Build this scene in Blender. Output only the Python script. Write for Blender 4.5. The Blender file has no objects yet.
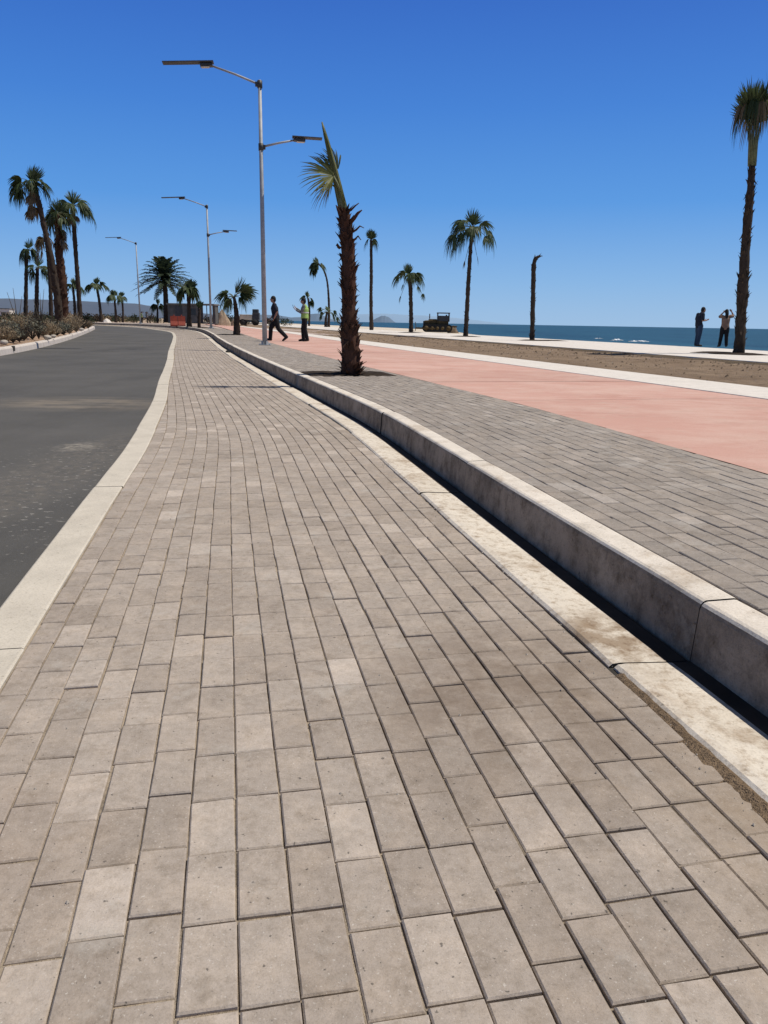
import bpy, bmesh, math, random
from mathutils import Vector, Matrix, noise as mnoise
R = math.radians
rnd = random.Random(7)
sc = bpy.context.scene
C = sc.collection

# ------------------------------------------------------------------ camera geometry
F, PW, PH, EYE, ROLL = 769.0, 768, 1024, 1.07, R(1.0)
PITCH = math.atan((512 - 322.3) / F)
UP = .21                                            # level of the upper pavement above the parking bay

def ray(u, v):
    x = (u - 384) / F; y = -(v - 512) / F
    c, s = math.cos(ROLL), math.sin(ROLL)
    x, y = c * x - s * y, s * x + c * y
    cp, sp = math.cos(PITCH), math.sin(PITCH)
    return Vector((x, cp + y * sp, -sp + y * cp))

def at(u, v, Y):                                    # world point seen at photo position (u, v) at depth Y
    r = ray(u, v); t = Y / r.y
    return Vector((r.x * t, Y, EYE + r.z * t))

# ------------------------------------------------------------------ helpers
def smooth(t):
    t = max(0., min(1., t)); return t * t * (3 - 2 * t)

class Curve:
    def __init__(self, pts, step=.25):
        P = [Vector(p) for p in pts]
        P = [P[0] * 2 - P[1]] + P + [P[-1] * 2 - P[-2]]
        dense = []
        for i in range(1, len(P) - 2):
            a, b, c, d = P[i - 1:i + 3]
            ta = (c - a) * .5 * ((c - b).length / max(1e-6, (c - a).length * .5)) if True else 0
            tb = (d - b) * .5 * ((c - b).length / max(1e-6, (d - b).length * .5))
            n = max(4, int((c - b).length / .1))
            for k in range(n):
                t = k / n; t2 = t * t; t3 = t2 * t
                dense.append(b * (2 * t3 - 3 * t2 + 1) + ta * (t3 - 2 * t2 + t) + c * (-2 * t3 + 3 * t2) + tb * (t3 - t2))
        dense.append(P[-2])
        self.p = [dense[0]]; acc = 0
        for a, b in zip(dense, dense[1:]):
            l = (b - a).length
            while acc + l >= step:
                k = (step - acc) / l; a = a.lerp(b, k); l = (b - a).length; self.p.append(a.copy()); acc = 0
            acc += l
        self.step = step; self.len = step * (len(self.p) - 1)
        self.t = []
        for i in range(len(self.p)):
            d = self.p[min(i + 1, len(self.p) - 1)] - self.p[max(i - 1, 0)]
            self.t.append(d.normalized())
        for _ in range(6):                          # even out the normals
            self.t = [(self.t[max(0, i - 1)] + self.t[i] + self.t[min(len(self.t) - 1, i + 1)]).normalized() for i in range(len(self.t))]
    def frame(self, s):
        x = max(0, min(self.len - 1e-6, s)) / self.step; i = int(x); k = x - i
        p = self.p[i].lerp(self.p[i + 1], k); t = self.t[i].lerp(self.t[i + 1], k).normalized()
        if s < 0: p = p + t * s
        if s > self.len: p = p + t * (s - self.len)
        return p, Vector((t.y, -t.x))               # right-hand normal
    def pt(self, s, d):
        p, n = self.frame(s); return p + n * d
    def s_at_y(self, y):
        for i, q in enumerate(self.p):
            if q.y >= y:
                if i == 0: return 0.
                a = self.p[i - 1].y; return (i - (q.y - y) / (q.y - a)) * self.step
        return self.len

KP = [(2.72, -6), (1.915, -2), (1.04, 2.34), (.775, 3.65), (.512, 4.96), (.095, 7.03), (-.24, 8.45), (-1.24, 12.08), (-2.30, 15.84), (-4.27, 23),
      (-7.45, 35), (-10.6, 47), (-13.6, 57), (-17.2, 66), (-22.1, 76), (-28.2, 86), (-36.5, 93), (-49, 98.5), (-66, 101.5)]
K = Curve(KP)                                       # front top edge of the kerb
SEA = Curve(KP[:12] + [(-13.3, 57), (-26.5, 107), (-60, 233), (-140, 535)], .5)   # the sea front runs straight on
BND = Curve([(.2, -5), (-.2, -2.5), (-1.12, 2.06), (-1.69, 4.83), (-1.99, 6.31), (-2.27, 7.55), (-2.9, 10.2), (-3.77, 13.49), (-5.5, 20.2),
             (-7.46, 27.5), (-9.96, 37.15), (-12.61, 47.07), (-14.75, 54), (-17.4, 60), (-22.2, 70.3), (-28, 79.5), (-36, 87),
             (-45, 92), (-55, 95), (-68, 97.5)])    # paver side of the flush band
def seax(Y):
    for i, q in enumerate(SEA.p):
        if q.y >= Y:
            if i == 0: return q.x + (q.y - Y) * .22
            return q.x
    return SEA.p[-1].x
def W(X, Y):                                        # the street climbs very slightly away from the camera
    if Y < 25: return 0.
    return .25 * smooth((Y - 25) / 45) * smooth((9 - (X - seax(Y))) / 9)
def on(X, Y, z=UP): return Vector((X, Y, z + W(X, Y)))

class MB:
    def __init__(self): self.v = []; self.f = []; self.m = []; self.sm = []
    def add(self, vs, fs, m=0, s=False):
        o = len(self.v); self.v += [tuple(p) for p in vs]
        for f in fs: self.f.append(tuple(i + o for i in f)); self.m.append(m); self.sm.append(s)
    def box(self, c, size, rot=None, m=0, bev=0.):
        bm = bmesh.new(); bmesh.ops.create_cube(bm, size=1)
        for v in bm.verts: v.co = Vector((v.co.x * size[0], v.co.y * size[1], v.co.z * size[2]))
        if bev: bmesh.ops.bevel(bm, geom=bm.edges[:], offset=bev, segments=2, affect='EDGES', profile=.5)
        M = Matrix.Translation(Vector(c)) @ (rot.to_4x4() if rot is not None else Matrix())
        bm.verts.index_update()
        self.add([M @ v.co for v in bm.verts], [[v.index for v in f.verts] for f in bm.faces], m); bm.free()
    def tube(self, path, rad, n=8, m=0, cap=True, s=True, side=None, jit=0.):
        P = [Vector(p) for p in path]; vs = []
        ref = Vector(side) if side else None
        prev = None
        for i, p in enumerate(P):
            t = (P[min(i + 1, len(P) - 1)] - P[max(0, i - 1)]).normalized()
            if prev is None:
                a = ref if ref else (Vector((1, 0, 0)) if abs(t.x) < .8 else Vector((0, 1, 0)))
            else: a = ref if ref else prev
            b = t.cross(a)
            if b.length < 1e-5: b = t.cross(Vector((.3, .9, .2)))
            b.normalize(); a = b.cross(t).normalized(); prev = a
            r = rad[i] if isinstance(rad, (list, tuple)) else rad
            ra, rb = r if isinstance(r, (list, tuple)) else (r, r)
            for k in range(n):
                an = 2 * math.pi * k / n; j = 1 + (rnd.uniform(-jit, jit) if jit else 0)
                vs.append(p + a * (math.cos(an) * ra * j) + b * (math.sin(an) * rb * j))
        fs = []
        for i in range(len(P) - 1):
            for k in range(n):
                fs.append((i * n + k, i * n + (k + 1) % n, (i + 1) * n + (k + 1) % n, (i + 1) * n + k))
        if cap: fs += [tuple(reversed(range(n))), tuple(range((len(P) - 1) * n, len(P) * n))]
        self.add(vs, fs, m, s)
    def ball(self, c, r, n=10, m=0, rot=None):
        bm = bmesh.new(); bmesh.ops.create_uvsphere(bm, u_segments=n, v_segments=max(5, n * 2 // 3), radius=1)
        r = r if isinstance(r, (list, tuple)) else (r, r, r); c = Vector(c); bm.verts.index_update()
        vs = []
        for v in bm.verts:
            p = Vector((v.co.x * r[0], v.co.y * r[1], v.co.z * r[2]))
            if rot is not None: p = rot @ p
            vs.append(p + c)
        self.add(vs, [[v.index for v in f.verts] for f in bm.faces], m, True); bm.free()
    def build(self, name, mats, parent=None, loc=None):
        me = bpy.data.meshes.new(name); v = self.v
        if loc is not None: v = [(p[0] - loc[0], p[1] - loc[1], p[2] - loc[2]) for p in v]
        me.from_pydata(v, [], self.f); me.update()
        for mm in (mats if isinstance(mats, (list, tuple)) else [mats]): me.materials.append(mm)
        me.polygons.foreach_set('material_index', self.m); me.polygons.foreach_set('use_smooth', self.sm)
        o = bpy.data.objects.new(name, me); C.objects.link(o)
        if loc is not None: o.location = loc
        if parent is not None: o.parent = parent
        return o

def tag(o, label=None, cat=None, group=None, kind=None):
    if label: o['label'] = label
    if cat: o['category'] = cat
    if group: o['group'] = group
    if kind: o['kind'] = kind
    return o
def thing(name, loc, label, cat, group=None, rz=0):
    o = bpy.data.objects.new(name, None); C.objects.link(o); o.location = loc; o.rotation_euler = (0, 0, rz); o.empty_display_size = .2
    return tag(o, label, cat, group)
def struct(o): o['kind'] = 'structure'; return o
def copy_thing(o, parent=None):
    c = o.copy(); C.objects.link(c)
    if parent is not None: c.parent = parent
    for ch in [x for x in C.objects if x.parent == o]: copy_thing(ch, c)
    return c

# ------------------------------------------------------------------ materials
class NT:
    def __init__(self, name):
        self.mat = bpy.data.materials.new(name); self.mat.use_nodes = True
        self.t = self.mat.node_tree; self.b = self.t.nodes['Principled BSDF']; self.o = self.t.nodes['Material Output']
        self.pos = None
    def n(self, ty, **kw):
        nd = self.t.nodes.new(ty)
        for k, v in kw.items():
            if k in nd.inputs: nd.inputs[k].default_value = v
            else: setattr(nd, k, v)
        return nd
    def l(self, a, b): self.t.links.new(a, b)
    def P(self):
        if not self.pos: self.pos = self.n('ShaderNodeNewGeometry')
        return self.pos.outputs['Position']
    def noise(self, scale, detail=4, rough=.55, stretch=None, local=False):
        v = self.P()
        if local:
            v = self.n('ShaderNodeTexCoord').outputs['Object']
        if stretch:
            mp = self.n('ShaderNodeMapping'); mp.inputs['Scale'].default_value = stretch; self.l(v, mp.inputs[0]); v = mp.outputs[0]
        nd = self.n('ShaderNodeTexNoise'); nd.inputs['Scale'].default_value = scale; nd.inputs['Detail'].default_value = detail
        nd.inputs['Roughness'].default_value = rough; self.l(v, nd.inputs['Vector']); return nd.outputs['Fac']
    def ramp(self, fac, stops, interp='LINEAR'):
        r = self.n('ShaderNodeValToRGB'); e = r.color_ramp.elements; r.color_ramp.interpolation = interp
        while len(e) < len(stops): e.new(.5)
        for x, (p, c) in zip(e, stops): x.position = p; x.color = (c, c, c, 1) if isinstance(c, (int, float)) else (*c, 1)
        self.l(fac, r.inputs[0]); return r.outputs[0]
    def mix(self, a, b, fac, mode='MIX'):
        m = self.n('ShaderNodeMix', data_type='RGBA', blend_type=mode); m.clamp_factor = True
        for s, i in ((a, 6), (b, 7), (fac, 0)):
            if hasattr(s, 'is_linked') or hasattr(s, 'links'): self.l(s, m.inputs[i])
            elif i == 0: m.inputs[0].default_value = s
            else: m.inputs[i].default_value = (*s, 1) if len(s) == 3 else s
        return m.outputs[2]
    def math(self, op, a, b=None, c=None):
        m = self.n('ShaderNodeMath', operation=op)
        for i, s in enumerate((a, b, c)):
            if s is None: continue
            if hasattr(s, 'links'): self.l(s, m.inputs[i])
            else: m.inputs[i].default_value = s
        return m.outputs[0]
    def blob(self, x, y, rx, ry, fall=1.):           # soft mask around a spot on the ground
        mp = self.n('ShaderNodeMapping'); mp.vector_type = 'TEXTURE'
        mp.inputs['Location'].default_value = (x, y, 0); mp.inputs['Scale'].default_value = (rx, ry, 1e6); self.l(self.P(), mp.inputs[0])
        d = self.n('ShaderNodeVectorMath', operation='LENGTH'); self.l(mp.outputs[0], d.inputs[0])
        return self.ramp(d.outputs['Value'], [(0, 1), (.45, 1), (1, 0)])
    def bump(self, h, strength, dist):
        b = self.n('ShaderNodeBump'); b.inputs['Strength'].default_value = strength; b.inputs['Distance'].default_value = dist
        self.l(h, b.inputs['Height'])
        prev = self.b.inputs['Normal']
        if prev.is_linked:
            self.l(prev.links[0].from_socket, b.inputs['Normal'])
        self.l(b.outputs[0], prev)
    def done(self, col, rough=.9, spec=.25):
        if hasattr(col, 'links'): self.l(col, self.b.inputs['Base Color'])
        else: self.b.inputs['Base Color'].default_value = (*col, 1)
        self.b.inputs['Roughness'].default_value = rough; self.b.inputs['Specular IOR Level'].default_value = spec
        return self.mat

def simple(name, col, rough=.7, var=.2, scale=6., spec=.3, metal=0., local=True):
    t = NT(name); n = t.noise(scale, local=local)
    c = t.mix(tuple(x * (1 - var) for x in col), tuple(x * (1 + var) for x in col), t.ramp(n, [(.3, 0), (.7, 1)]))
    t.b.inputs['Metallic'].default_value = metal
    return t.done(c, rough, spec)

def paver_mat(name, lo, hi, stains):
    t = NT(name); isl = t.n('ShaderNodeNewGeometry').outputs['Random Per Island']
    c = t.ramp(isl, [(0, lo), (.35, tuple(.62 * a + .38 * b for a, b in zip(lo, hi))), (.86, tuple(.4 * a + .6 * b for a, b in zip(lo, hi))), (.94, hi), (1, tuple(min(1, x * 1.12) for x in hi))])
    # brownish or greyish cast by block
    c = t.mix(c, (.36, .30, .25), t.math('MULTIPLY', t.ramp(t.math('FRACT', t.math('MULTIPLY', isl, 17.3)), [(0, 0), (1, 1)]), .35))
    big = t.noise(.9, 5, .6); c = t.mix(c, (.80, .79, .78), t.ramp(big, [(.35, 0.), (.75, .8)]), 'MULTIPLY')
    mid = t.noise(9, 5, .65); c = t.mix(c, (1.22, 1.20, 1.17), t.ramp(mid, [(.45, 0), (.70, .9)]), 'MULTIPLY')
    c = t.mix(c, (.74, .72, .69), t.ramp(t.noise(13, 7, .75), [(.50, 0), (.68, .9)]), 'MULTIPLY')
    c = t.mix(c, (.86, .85, .83), t.ramp(t.noise(48, 5, .7), [(.42, 0), (.62, .9)]), 'MULTIPLY')
    sp = t.noise(260, 3, .7); c = t.mix(c, (.74, .74, .74), t.ramp(sp, [(.3, .75), (.5, 0)]), 'MULTIPLY')
    sp2 = t.noise(170, 2, .6); c = t.mix(c, (.62, .58, .53), t.ramp(sp2, [(.64, 0), (.74, .6)]))
    pit = t.noise(75, 2, .5); c = t.mix(c, (.06, .055, .05), t.ramp(pit, [(.69, 0), (.73, .7)]))
    ef = t.noise(3.2, 6, .75); c = t.mix(c, (.47, .44, .40), t.ramp(ef, [(.56, 0), (.74, .6)]))
    c = t.mix(c, (.45, .36, .275), t.ramp(t.noise(2.1, 7, .78, (1.3, .7, 1)), [(.56, 0), (.76, .55)]))
    for (x, y, rx, ry, k, col) in stains:
        m = t.math('MULTIPLY', t.blob(x, y, rx, ry), t.ramp(t.noise(4, 6, .75), [(.28, 0), (.60, k)]))
        c = t.mix(c, col, m)
    t.bump(t.noise(220, 4, .7), .35, .004); t.bump(t.noise(30, 4, .6), .3, .006)
    return t.done(c, .93, .2)

def concrete(name, base, stain, rust=None, k=.6, seam=None):
    t = NT(name)
    c = t.mix(base, tuple(x * 1.15 for x in base), t.ramp(t.noise(5, 5, .6), [(.35, 0), (.7, 1)]))
    c = t.mix(c, stain, t.ramp(t.noise(1.6, 6, .7), [(.5, 0), (.72, k)]))
    if rust: c = t.mix(c, rust, t.ramp(t.noise(2.6, 6, .72), [(.52, 0), (.66, .7)]))
    c = t.mix(c, (.7, .69, .67), t.ramp(t.noise(140, 3, .7), [(.35, .6), (.52, 0)]), 'MULTIPLY')
    c = t.mix(c, (.5, .48, .45), t.ramp(t.noise(45, 2, .5), [(.66, 0), (.75, .7)]), 'MULTIPLY')
    t.bump(t.noise(120, 4, .7), .35, .004); t.bump(t.noise(14, 3, .6), .35, .012)
    return t, c

M = {}
M['paver'] = paver_mat('grey_paver', (.365, .312, .268), (.485, .422, .368), [(.40, 2.1, .5, .7, .8, (.19, .145, .11)), (.95, 1.45, .35, .55, .5, (.26, .19, .125)), (-1.0, 1.3, .5, .5, .25, (.30, .22, .17))])
M['paver_up'] = paver_mat('grey_pavement_paver', (.30, .266, .236), (.41, .366, .328), [])
t = NT('joint_sand'); c = t.mix((.17, .14, .108), (.40, .33, .255), t.ramp(t.noise(3.5, 6, .75), [(.36, 0), (.56, 1)]))
c = t.mix(c, (.5, .42, .33), t.ramp(t.noise(200, 2, .6), [(.5, 0), (.75, .5)])); c = t.mix(c, (.075, .06, .048), t.math('MULTIPLY', t.blob(.75, 2.6, .9, 2.2), .7)); c = t.mix(c, (.04, .03, .024), t.math('MULTIPLY', t.blob(.5, 2.3, .38, .75), .9))
t.bump(t.noise(160, 3, .7), .8, .01); M['joint'] = t.done(c, .98, .1)
t, c = concrete('kerb_concrete', (.68, .615, .535), (.46, .40, .335), (.42, .33, .24), k=.5); 
c = t.mix(c, (.55, .53, .5), t.ramp(t.noise(4, 4, .6, (1, 1, .12)), [(.5, 0), (.75, .6)]), 'MULTIPLY'); M['kerb'] = t.done(c, .92, .2)
t, c = concrete('kerb_face_shaded_concrete', (.33, .268, .212), (.11, .092, .078), k=.9); c = t.mix(c, (.62, .6, .58), t.ramp(t.noise(4, 4, .6, (1, 1, .12)), [(.45, 0), (.75, .8)]), 'MULTIPLY'); c = t.mix(c, (.45, .42, .39), t.ramp(t.noise(7, 6, .75), [(.45, 0), (.66, .9)]), 'MULTIPLY'); c = t.mix(c, (.34, .31, .27), t.ramp(t.noise(3.3, 6, .75), [(.58, 0), (.7, .6)])); t.bump(t.noise(45, 5, .7), .6, .01); M['kerbface_shaded'] = t.done(c, .92, .15)  # kerb's sunless side: shade painted in as a darker base, plus concrete stains
t, c = concrete('gutter_concrete', (.65, .59, .51), (.50, .43, .345), (.29, .195, .115)); c = t.mix(c, (.66, .60, .52), t.ramp(t.noise(9, 6, .75), [(.45, 0), (.72, .6)])); c = t.mix(c, (.21, .135, .075), t.math('MULTIPLY', t.blob(.82, 2.5, .28, .36), t.ramp(t.noise(5, 5, .7), [(.38, 0), (.55, .75)]))); c = t.mix(c, (.5, .42, .34), t.ramp(t.noise(24, 6, .75), [(.5, 0), (.68, .8)]), 'MULTIPLY'); M['gutter'] = t.done(c, .92, .2)
t, c = concrete('band_concrete', (.54, .49, .415), (.43, .38, .315), k=.5); M['band'] = t.done(c, .92, .2)
M['gutter_shade'] = simple('painted_kerb_shadow', (.05, .036, .026), .8, .5, 4)  # near-black colour that paints in the kerb's shadow on the gutter
M['mortar'] = simple('dark_joint', (.05, .045, .04), .98, .3, 20)
t, c = concrete('white_concrete', (.67, .62, .565), (.56, .51, .45), k=.5); M['white'] = t.done(c, .9, .2)
t, c = concrete('island_kerb_paint', (.56, .50, .45), (.42, .36, .30), k=.5); M['island_kerb'] = t.done(c, .9, .2)
# asphalt
t = NT('asphalt'); c = t.mix((.072, .068, .062), (.115, .108, .099), t.ramp(t.noise(.5, 5, .6), [(.3, 0), (.7, 1)]))
c = t.mix(c, (.14, .135, .125), t.ramp(t.noise(240, 3, .7), [(.52, 0), (.68, .85)])); c = t.mix(c, (.03, .03, .03), t.ramp(t.noise(150, 3, .7), [(.28, .7), (.46, 0)]))
c = t.mix(c, (.105, .10, .09), t.ramp(t.noise(1.4, 6, .7, (.25, 1.6, 1)), [(.5, 0), (.75, .6)]))
dust = t.math('MULTIPLY', t.blob(-3.9, 9.9, 1.5, 1.0), t.ramp(t.noise(3.0, 6, .75, (.5, 1.5, 1)), [(.36, 0), (.68, .6)]))
c = t.mix(c, (.33, .27, .20), dust)
d2 = t.math('MULTIPLY', t.blob(-2.62, 6.5, .22, .3), t.ramp(t.noise(14, 5, .75), [(.42, 0), (.6, .6)])); c = t.mix(c, (.38, .34, .28), d2)
sp = t.math('MULTIPLY', t.blob(-2.35, 4.6, 1.0, 3.0), t.ramp(t.noise(30, 3, .6, (.6, 1.2, 1)), [(.63, 0), (.67, .75)])); c = t.mix(c, (.40, .38, .34), sp)
c = t.mix(c, (.19, .165, .135), t.math('MULTIPLY', t.blob(-2.35, 5.2, .45, 3.2), t.ramp(t.noise(12, 5, .75), [(.4, 0), (.7, .6)]))); c = t.mix(c, (.5, .5, .5), t.ramp(t.noise(.7, 6, .7, (1.3, .22, 1)), [(.5, 0), (.75, .5)]), 'MULTIPLY')
t.bump(t.noise(180, 4, .75), .6, .008); M['asphalt'] = t.done(c, .88, .3)
# red bike path
t = NT('red_concrete'); c = t.mix((.55, .315, .255), (.61, .37, .305), t.ramp(t.noise(.6, 5, .6), [(.3, 0), (.7, 1)]))
c = t.mix(c, (.67, .475, .40), t.ramp(t.noise(.9, 7, .78, (.8, 1.2, 1)), [(.42, 0), (.66, .85)])); c = t.mix(c, (.55, .43, .35), t.ramp(t.noise(3.5, 7, .75), [(.55, 0), (.72, .6)])); c = t.mix(c, (.39, .19, .145), t.ramp(t.noise(.7, 7, .78, (.8, 1.3, 1)), [(.52, 0), (.72, .6)]))
c = t.mix(c, (.88, .86, .85), t.n('ShaderNodeNewGeometry').outputs['Random Per Island'], 'MULTIPLY'); c = t.mix(c, (.8, .78, .76), t.ramp(t.noise(130, 3, .7), [(.35, .6), (.52, 0)]), 'MULTIPLY'); t.bump(t.noise(90, 4, .7), .3, .004); M['red'] = t.done(c, .9, .2)
# sand and soils
def soil(name, a, b, d, sc=1.2):
    t = NT(name); c = t.mix(a, b, t.ramp(t.noise(sc, 6, .65), [(.3, 0), (.7, 1)])); c = t.mix(c, d, t.ramp(t.noise(sc * 4, 6, .75), [(.46, 0), (.68, .8)]))
    t.bump(t.noise(18, 5, .75), .9, .05); t.bump(t.noise(90, 3, .7), .7, .015); return t.done(c, .98, .1)
M['sand'] = soil('brown_sand', (.22, .155, .105), (.35, .26, .18), (.12, .083, .055), .8)
M['earth'] = soil('desert_ground', (.36, .27, .19), (.46, .36, .26), (.22, .165, .11), .35)
M['islesoil'] = soil('island_soil', (.37, .24, .16), (.44, .32, .23), (.2, .14, .09), .8)
M['clod'] = soil('clod_earth', (.16, .115, .078), (.34, .26, .185), (.09, .065, .045), 2.5); M['soiledge'] = soil('dark_spoil', (.10, .075, .05), (.20, .15, .10), (.06, .045, .03), 1.5); M['pit'] = soil('dark_soil', (.04, .03, .022), (.075, .055, .04), (.025, .02, .015), 3)
M['beach'] = soil('pale_beach_sand', (.55, .48, .39), (.64, .57, .47), (.42, .35, .27), .7)
# sea
t = NT('sea_water'); n1 = t.noise(.05, 5, .6, (1, .25, 1)); c = t.mix((.009, .047, .070), (.018, .082, .112), t.ramp(n1, [(.35, 0), (.65, 1)])); c = t.mix(c, (.03, .10, .135), t.ramp(t.noise(.35, 5, .7, (.4, 1.6, 1)), [(.5, 0), (.72, .6)]))
t.bump(t.noise(.7, 5, .65, (1, .55, 1)), .9, .5); M['sea'] = t.done(c, .42, .28)
M['foam'] = simple('white_foam', (.75, .78, .8), .9, .15, 3)
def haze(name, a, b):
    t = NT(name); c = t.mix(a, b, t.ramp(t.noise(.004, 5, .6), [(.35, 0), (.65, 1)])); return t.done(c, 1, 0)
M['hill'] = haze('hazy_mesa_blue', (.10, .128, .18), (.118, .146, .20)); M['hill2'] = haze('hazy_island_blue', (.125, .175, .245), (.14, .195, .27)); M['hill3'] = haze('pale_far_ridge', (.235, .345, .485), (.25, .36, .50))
# plants
def leafm(name, a, b, rough=.55, trans=.25):
    t = NT(name); isl = t.n('ShaderNodeNewGeometry').outputs['Random Per Island']
    c = t.ramp(isl, [(0, a), (1, b)]); m = t.done(c, rough, .3)
    tr = t.n('ShaderNodeBsdfTranslucent'); t.l(c, tr.inputs[0]); mx = t.n('ShaderNodeMixShader'); mx.inputs[0].default_value = trans
    t.l(t.b.outputs[0], mx.inputs[1]); t.l(tr.outputs[0], mx.inputs[2]); t.l(mx.outputs[0], t.o.inputs[0]); return m
M['frond'] = leafm('palm_green', (.028, .044, .017), (.075, .105, .04)); M['frond_dry'] = leafm('palm_dry_leaf', (.12, .085, .045), (.22, .165, .09))
M['frond_yel'] = leafm('palm_yellow_green', (.10, .115, .03), (.2, .2, .06), trans=.35); M['date'] = leafm('date_palm_green', (.028, .045, .026), (.065, .09, .05))
M['petiole'] = simple('pale_green_petiole', (.14, .15, .075), .6, .3, 8); 
def bark(name, a, b, d):
    t = NT(name); isl = t.n('ShaderNodeNewGeometry').outputs['Random Per Island']
    c = t.mix(a, b, t.ramp(t.noise(9, 5, .7, (1, 1, .35)), [(.35, 0), (.7, 1)])); c = t.mix(c, d, t.math('MULTIPLY', isl, .55)); t.bump(t.noise(30, 4, .7, (1, 1, .25)), .8, .02); return t.done(c, .95, .1)
M['bark_red'] = bark('red_brown_bark', (.035, .022, .016), (.075, .04, .027), (.12, .06, .04)); M['bark'] = bark('dark_palm_bark', (.03, .023, .018), (.065, .048, .036), (.085, .06, .045))
M['shrub_tan'] = leafm('dry_tan_twigs', (.20, .15, .09), (.38, .29, .19), .9, .1); M['shrub_grey'] = leafm('grey_green_leaf', (.12, .12, .085), (.24, .225, .165), .9, .15)
M['shrub_dark'] = leafm('dark_twigs', (.035, .028, .02), (.09, .07, .05), .9, .05); M['shrub_green'] = leafm('dull_green_leaf', (.03, .04, .02), (.075, .085, .045), .8, .15)
M['stone'] = simple('pale_stone', (.42, .37, .31), .95, .25, 5)
# metal and manufactured
M['galv'] = simple('galvanised_steel', (.34, .35, .36), .6, .15, 5, .4, .15); M['darkmetal'] = simple('dark_metal', (.05, .052, .055), .5, .2, 5)
M['panelcell'] = simple('solar_cell', (.02, .022, .035), .25, .2, 9, .5); M['panelback'] = simple('panel_back', (.075, .08, .09), .6, .1, 5)
M['led'] = simple('lamp_glass', (.5, .5, .48), .3, .05, 5)
M['skin'] = simple('skin', (.34, .19, .13), .6, .08, 8); M['hair'] = simple('dark_hair', (.012, .010, .009), .7, .2, 30)
M['navy'] = simple('navy_cloth', (.013, .016, .028), .9, .2, 10); M['black'] = simple('black_cloth', (.011, .011, .013), .9, .2, 10)
M['jeans'] = simple('blue_denim', (.025, .045, .085), .9, .25, 10); M['vest'] = simple('lime_vest', (.30, .46, .13), .8, .15, 9); M['grey'] = simple('grey_cloth', (.16, .165, .17), .9, .15, 9)
M['silver'] = simple('silver_tape', (.55, .56, .56), .5, .1, 9); M['peach'] = simple('peach_cloth', (.23, .145, .105), .9, .2, 9); M['shoe'] = simple('dark_shoe', (.02, .018, .017), .7, .2, 9)
M['phone'] = simple('phone_black', (.015, .015, .017), .3, .1, 9); M['eye'] = simple('eye_dark', (.02, .015, .012), .3, .1, 9)
M['redplastic'] = simple('red_plastic', (.26, .045, .025), .6, .2, 6); M['wallgrey'] = simple('dark_grey_wall', (.10, .10, .095), .95, .3, 1.5); M['roofgrey'] = simple('roof_slab', (.15, .145, .135), .95, .2, 1.5)
M['cyellow'] = simple('machine_yellow', (.10, .065, .025), .8, .5, 2); M['cpale'] = simple('pale_vehicle_paint', (.5, .45, .36), .6, .15, 2); M['rubber'] = simple('rubber', (.02, .02, .02), .9, .2, 5); M['glassdark'] = simple('dark_glass', (.02, .025, .03), .15, .1, 3, .5)
M['greentarp'] = simple('green_tarp', (.06, .10, .05), .8, .2, 3)

# ------------------------------------------------------------------ ground sheets
def strip(name, cur, prof, s0, s1, mat, step=1., mat_i=None, bump=None):
    """sheet swept along a curve; prof = [(offset, z), ...]"""
    mb = MB(); n = max(1, int((s1 - s0) / step)); vs = []
    for i in range(n + 1):
        s = s0 + (s1 - s0) * i / n
        for d, z in prof:
            d_ = d(s) if callable(d) else d
            p = cur.pt(s, d_); vs.append((p.x, p.y, z + W(p.x, p.y) + (bump(p.x, p.y, d_) if bump else 0)))
    m = len(prof)
    mb.add(vs, [(i * m + k, i * m + k + 1, (i + 1) * m + k + 1, (i + 1) * m + k) for i in range(n) for k in range(m - 1)], 0, True)
    return struct(mb.build(name, mat))

def curve_steps(cur): return cur.len
# land: one sheet to the horizon, falling to the sea bed on the right
mb = MB(); cols = [-9000, -3000, -1000, -400, -150, -60, -30, -10, 0, 6, 12.5, 13.5, 21.0]
tail = [(21.3, -1.3), (24, -1.7), (40, -4), (120, -8)]
ss = [-6000, -1500, -400, -100, -30, -10] + [i * 2. for i in range(0, 70)] + [145, 160, 180, 210, 250, 300, 360, 430, 500, 600, 900, 1500, 3000, 9000]
vs = []
for s in ss:
    far = smooth((s - 48) / 75) * 14
    for d in cols:
        d_ = d if d < 20 else d + far
        p = SEA.pt(s, d_); vs.append((p.x, p.y, -.075 + W(p.x, p.y)))
    for d, z in tail:
        p = SEA.pt(s, d + far); vs.append((p.x, p.y, z))
m = len(cols) + len(tail)
mb.add(vs, [(i * m + k, i * m + k + 1, (i + 1) * m + k + 1, (i + 1) * m + k) for i in range(len(ss) - 1) for k in range(m - 1)], 0, True)
struct(mb.build('ground', M['earth']))
# sea
mb = MB(); xs = [-40000, -12000, -4000, -1200, -400, -120, -40, 0, 20, 40, 80, 160, 400, 1200, 4000, 12000, 40000]; ys = [-3000, -300, -20, 10, 30, 60, 100, 200, 500, 1500, 5000, 15000, 40000]
mb.add([(x, y, -1.45) for y in ys for x in xs], [(j * len(xs) + i, j * len(xs) + i + 1, (j + 1) * len(xs) + i + 1, (j + 1) * len(xs) + i) for j in range(len(ys) - 1) for i in range(len(xs) - 1)])
struct(mb.build('sea', M['sea']))
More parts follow.
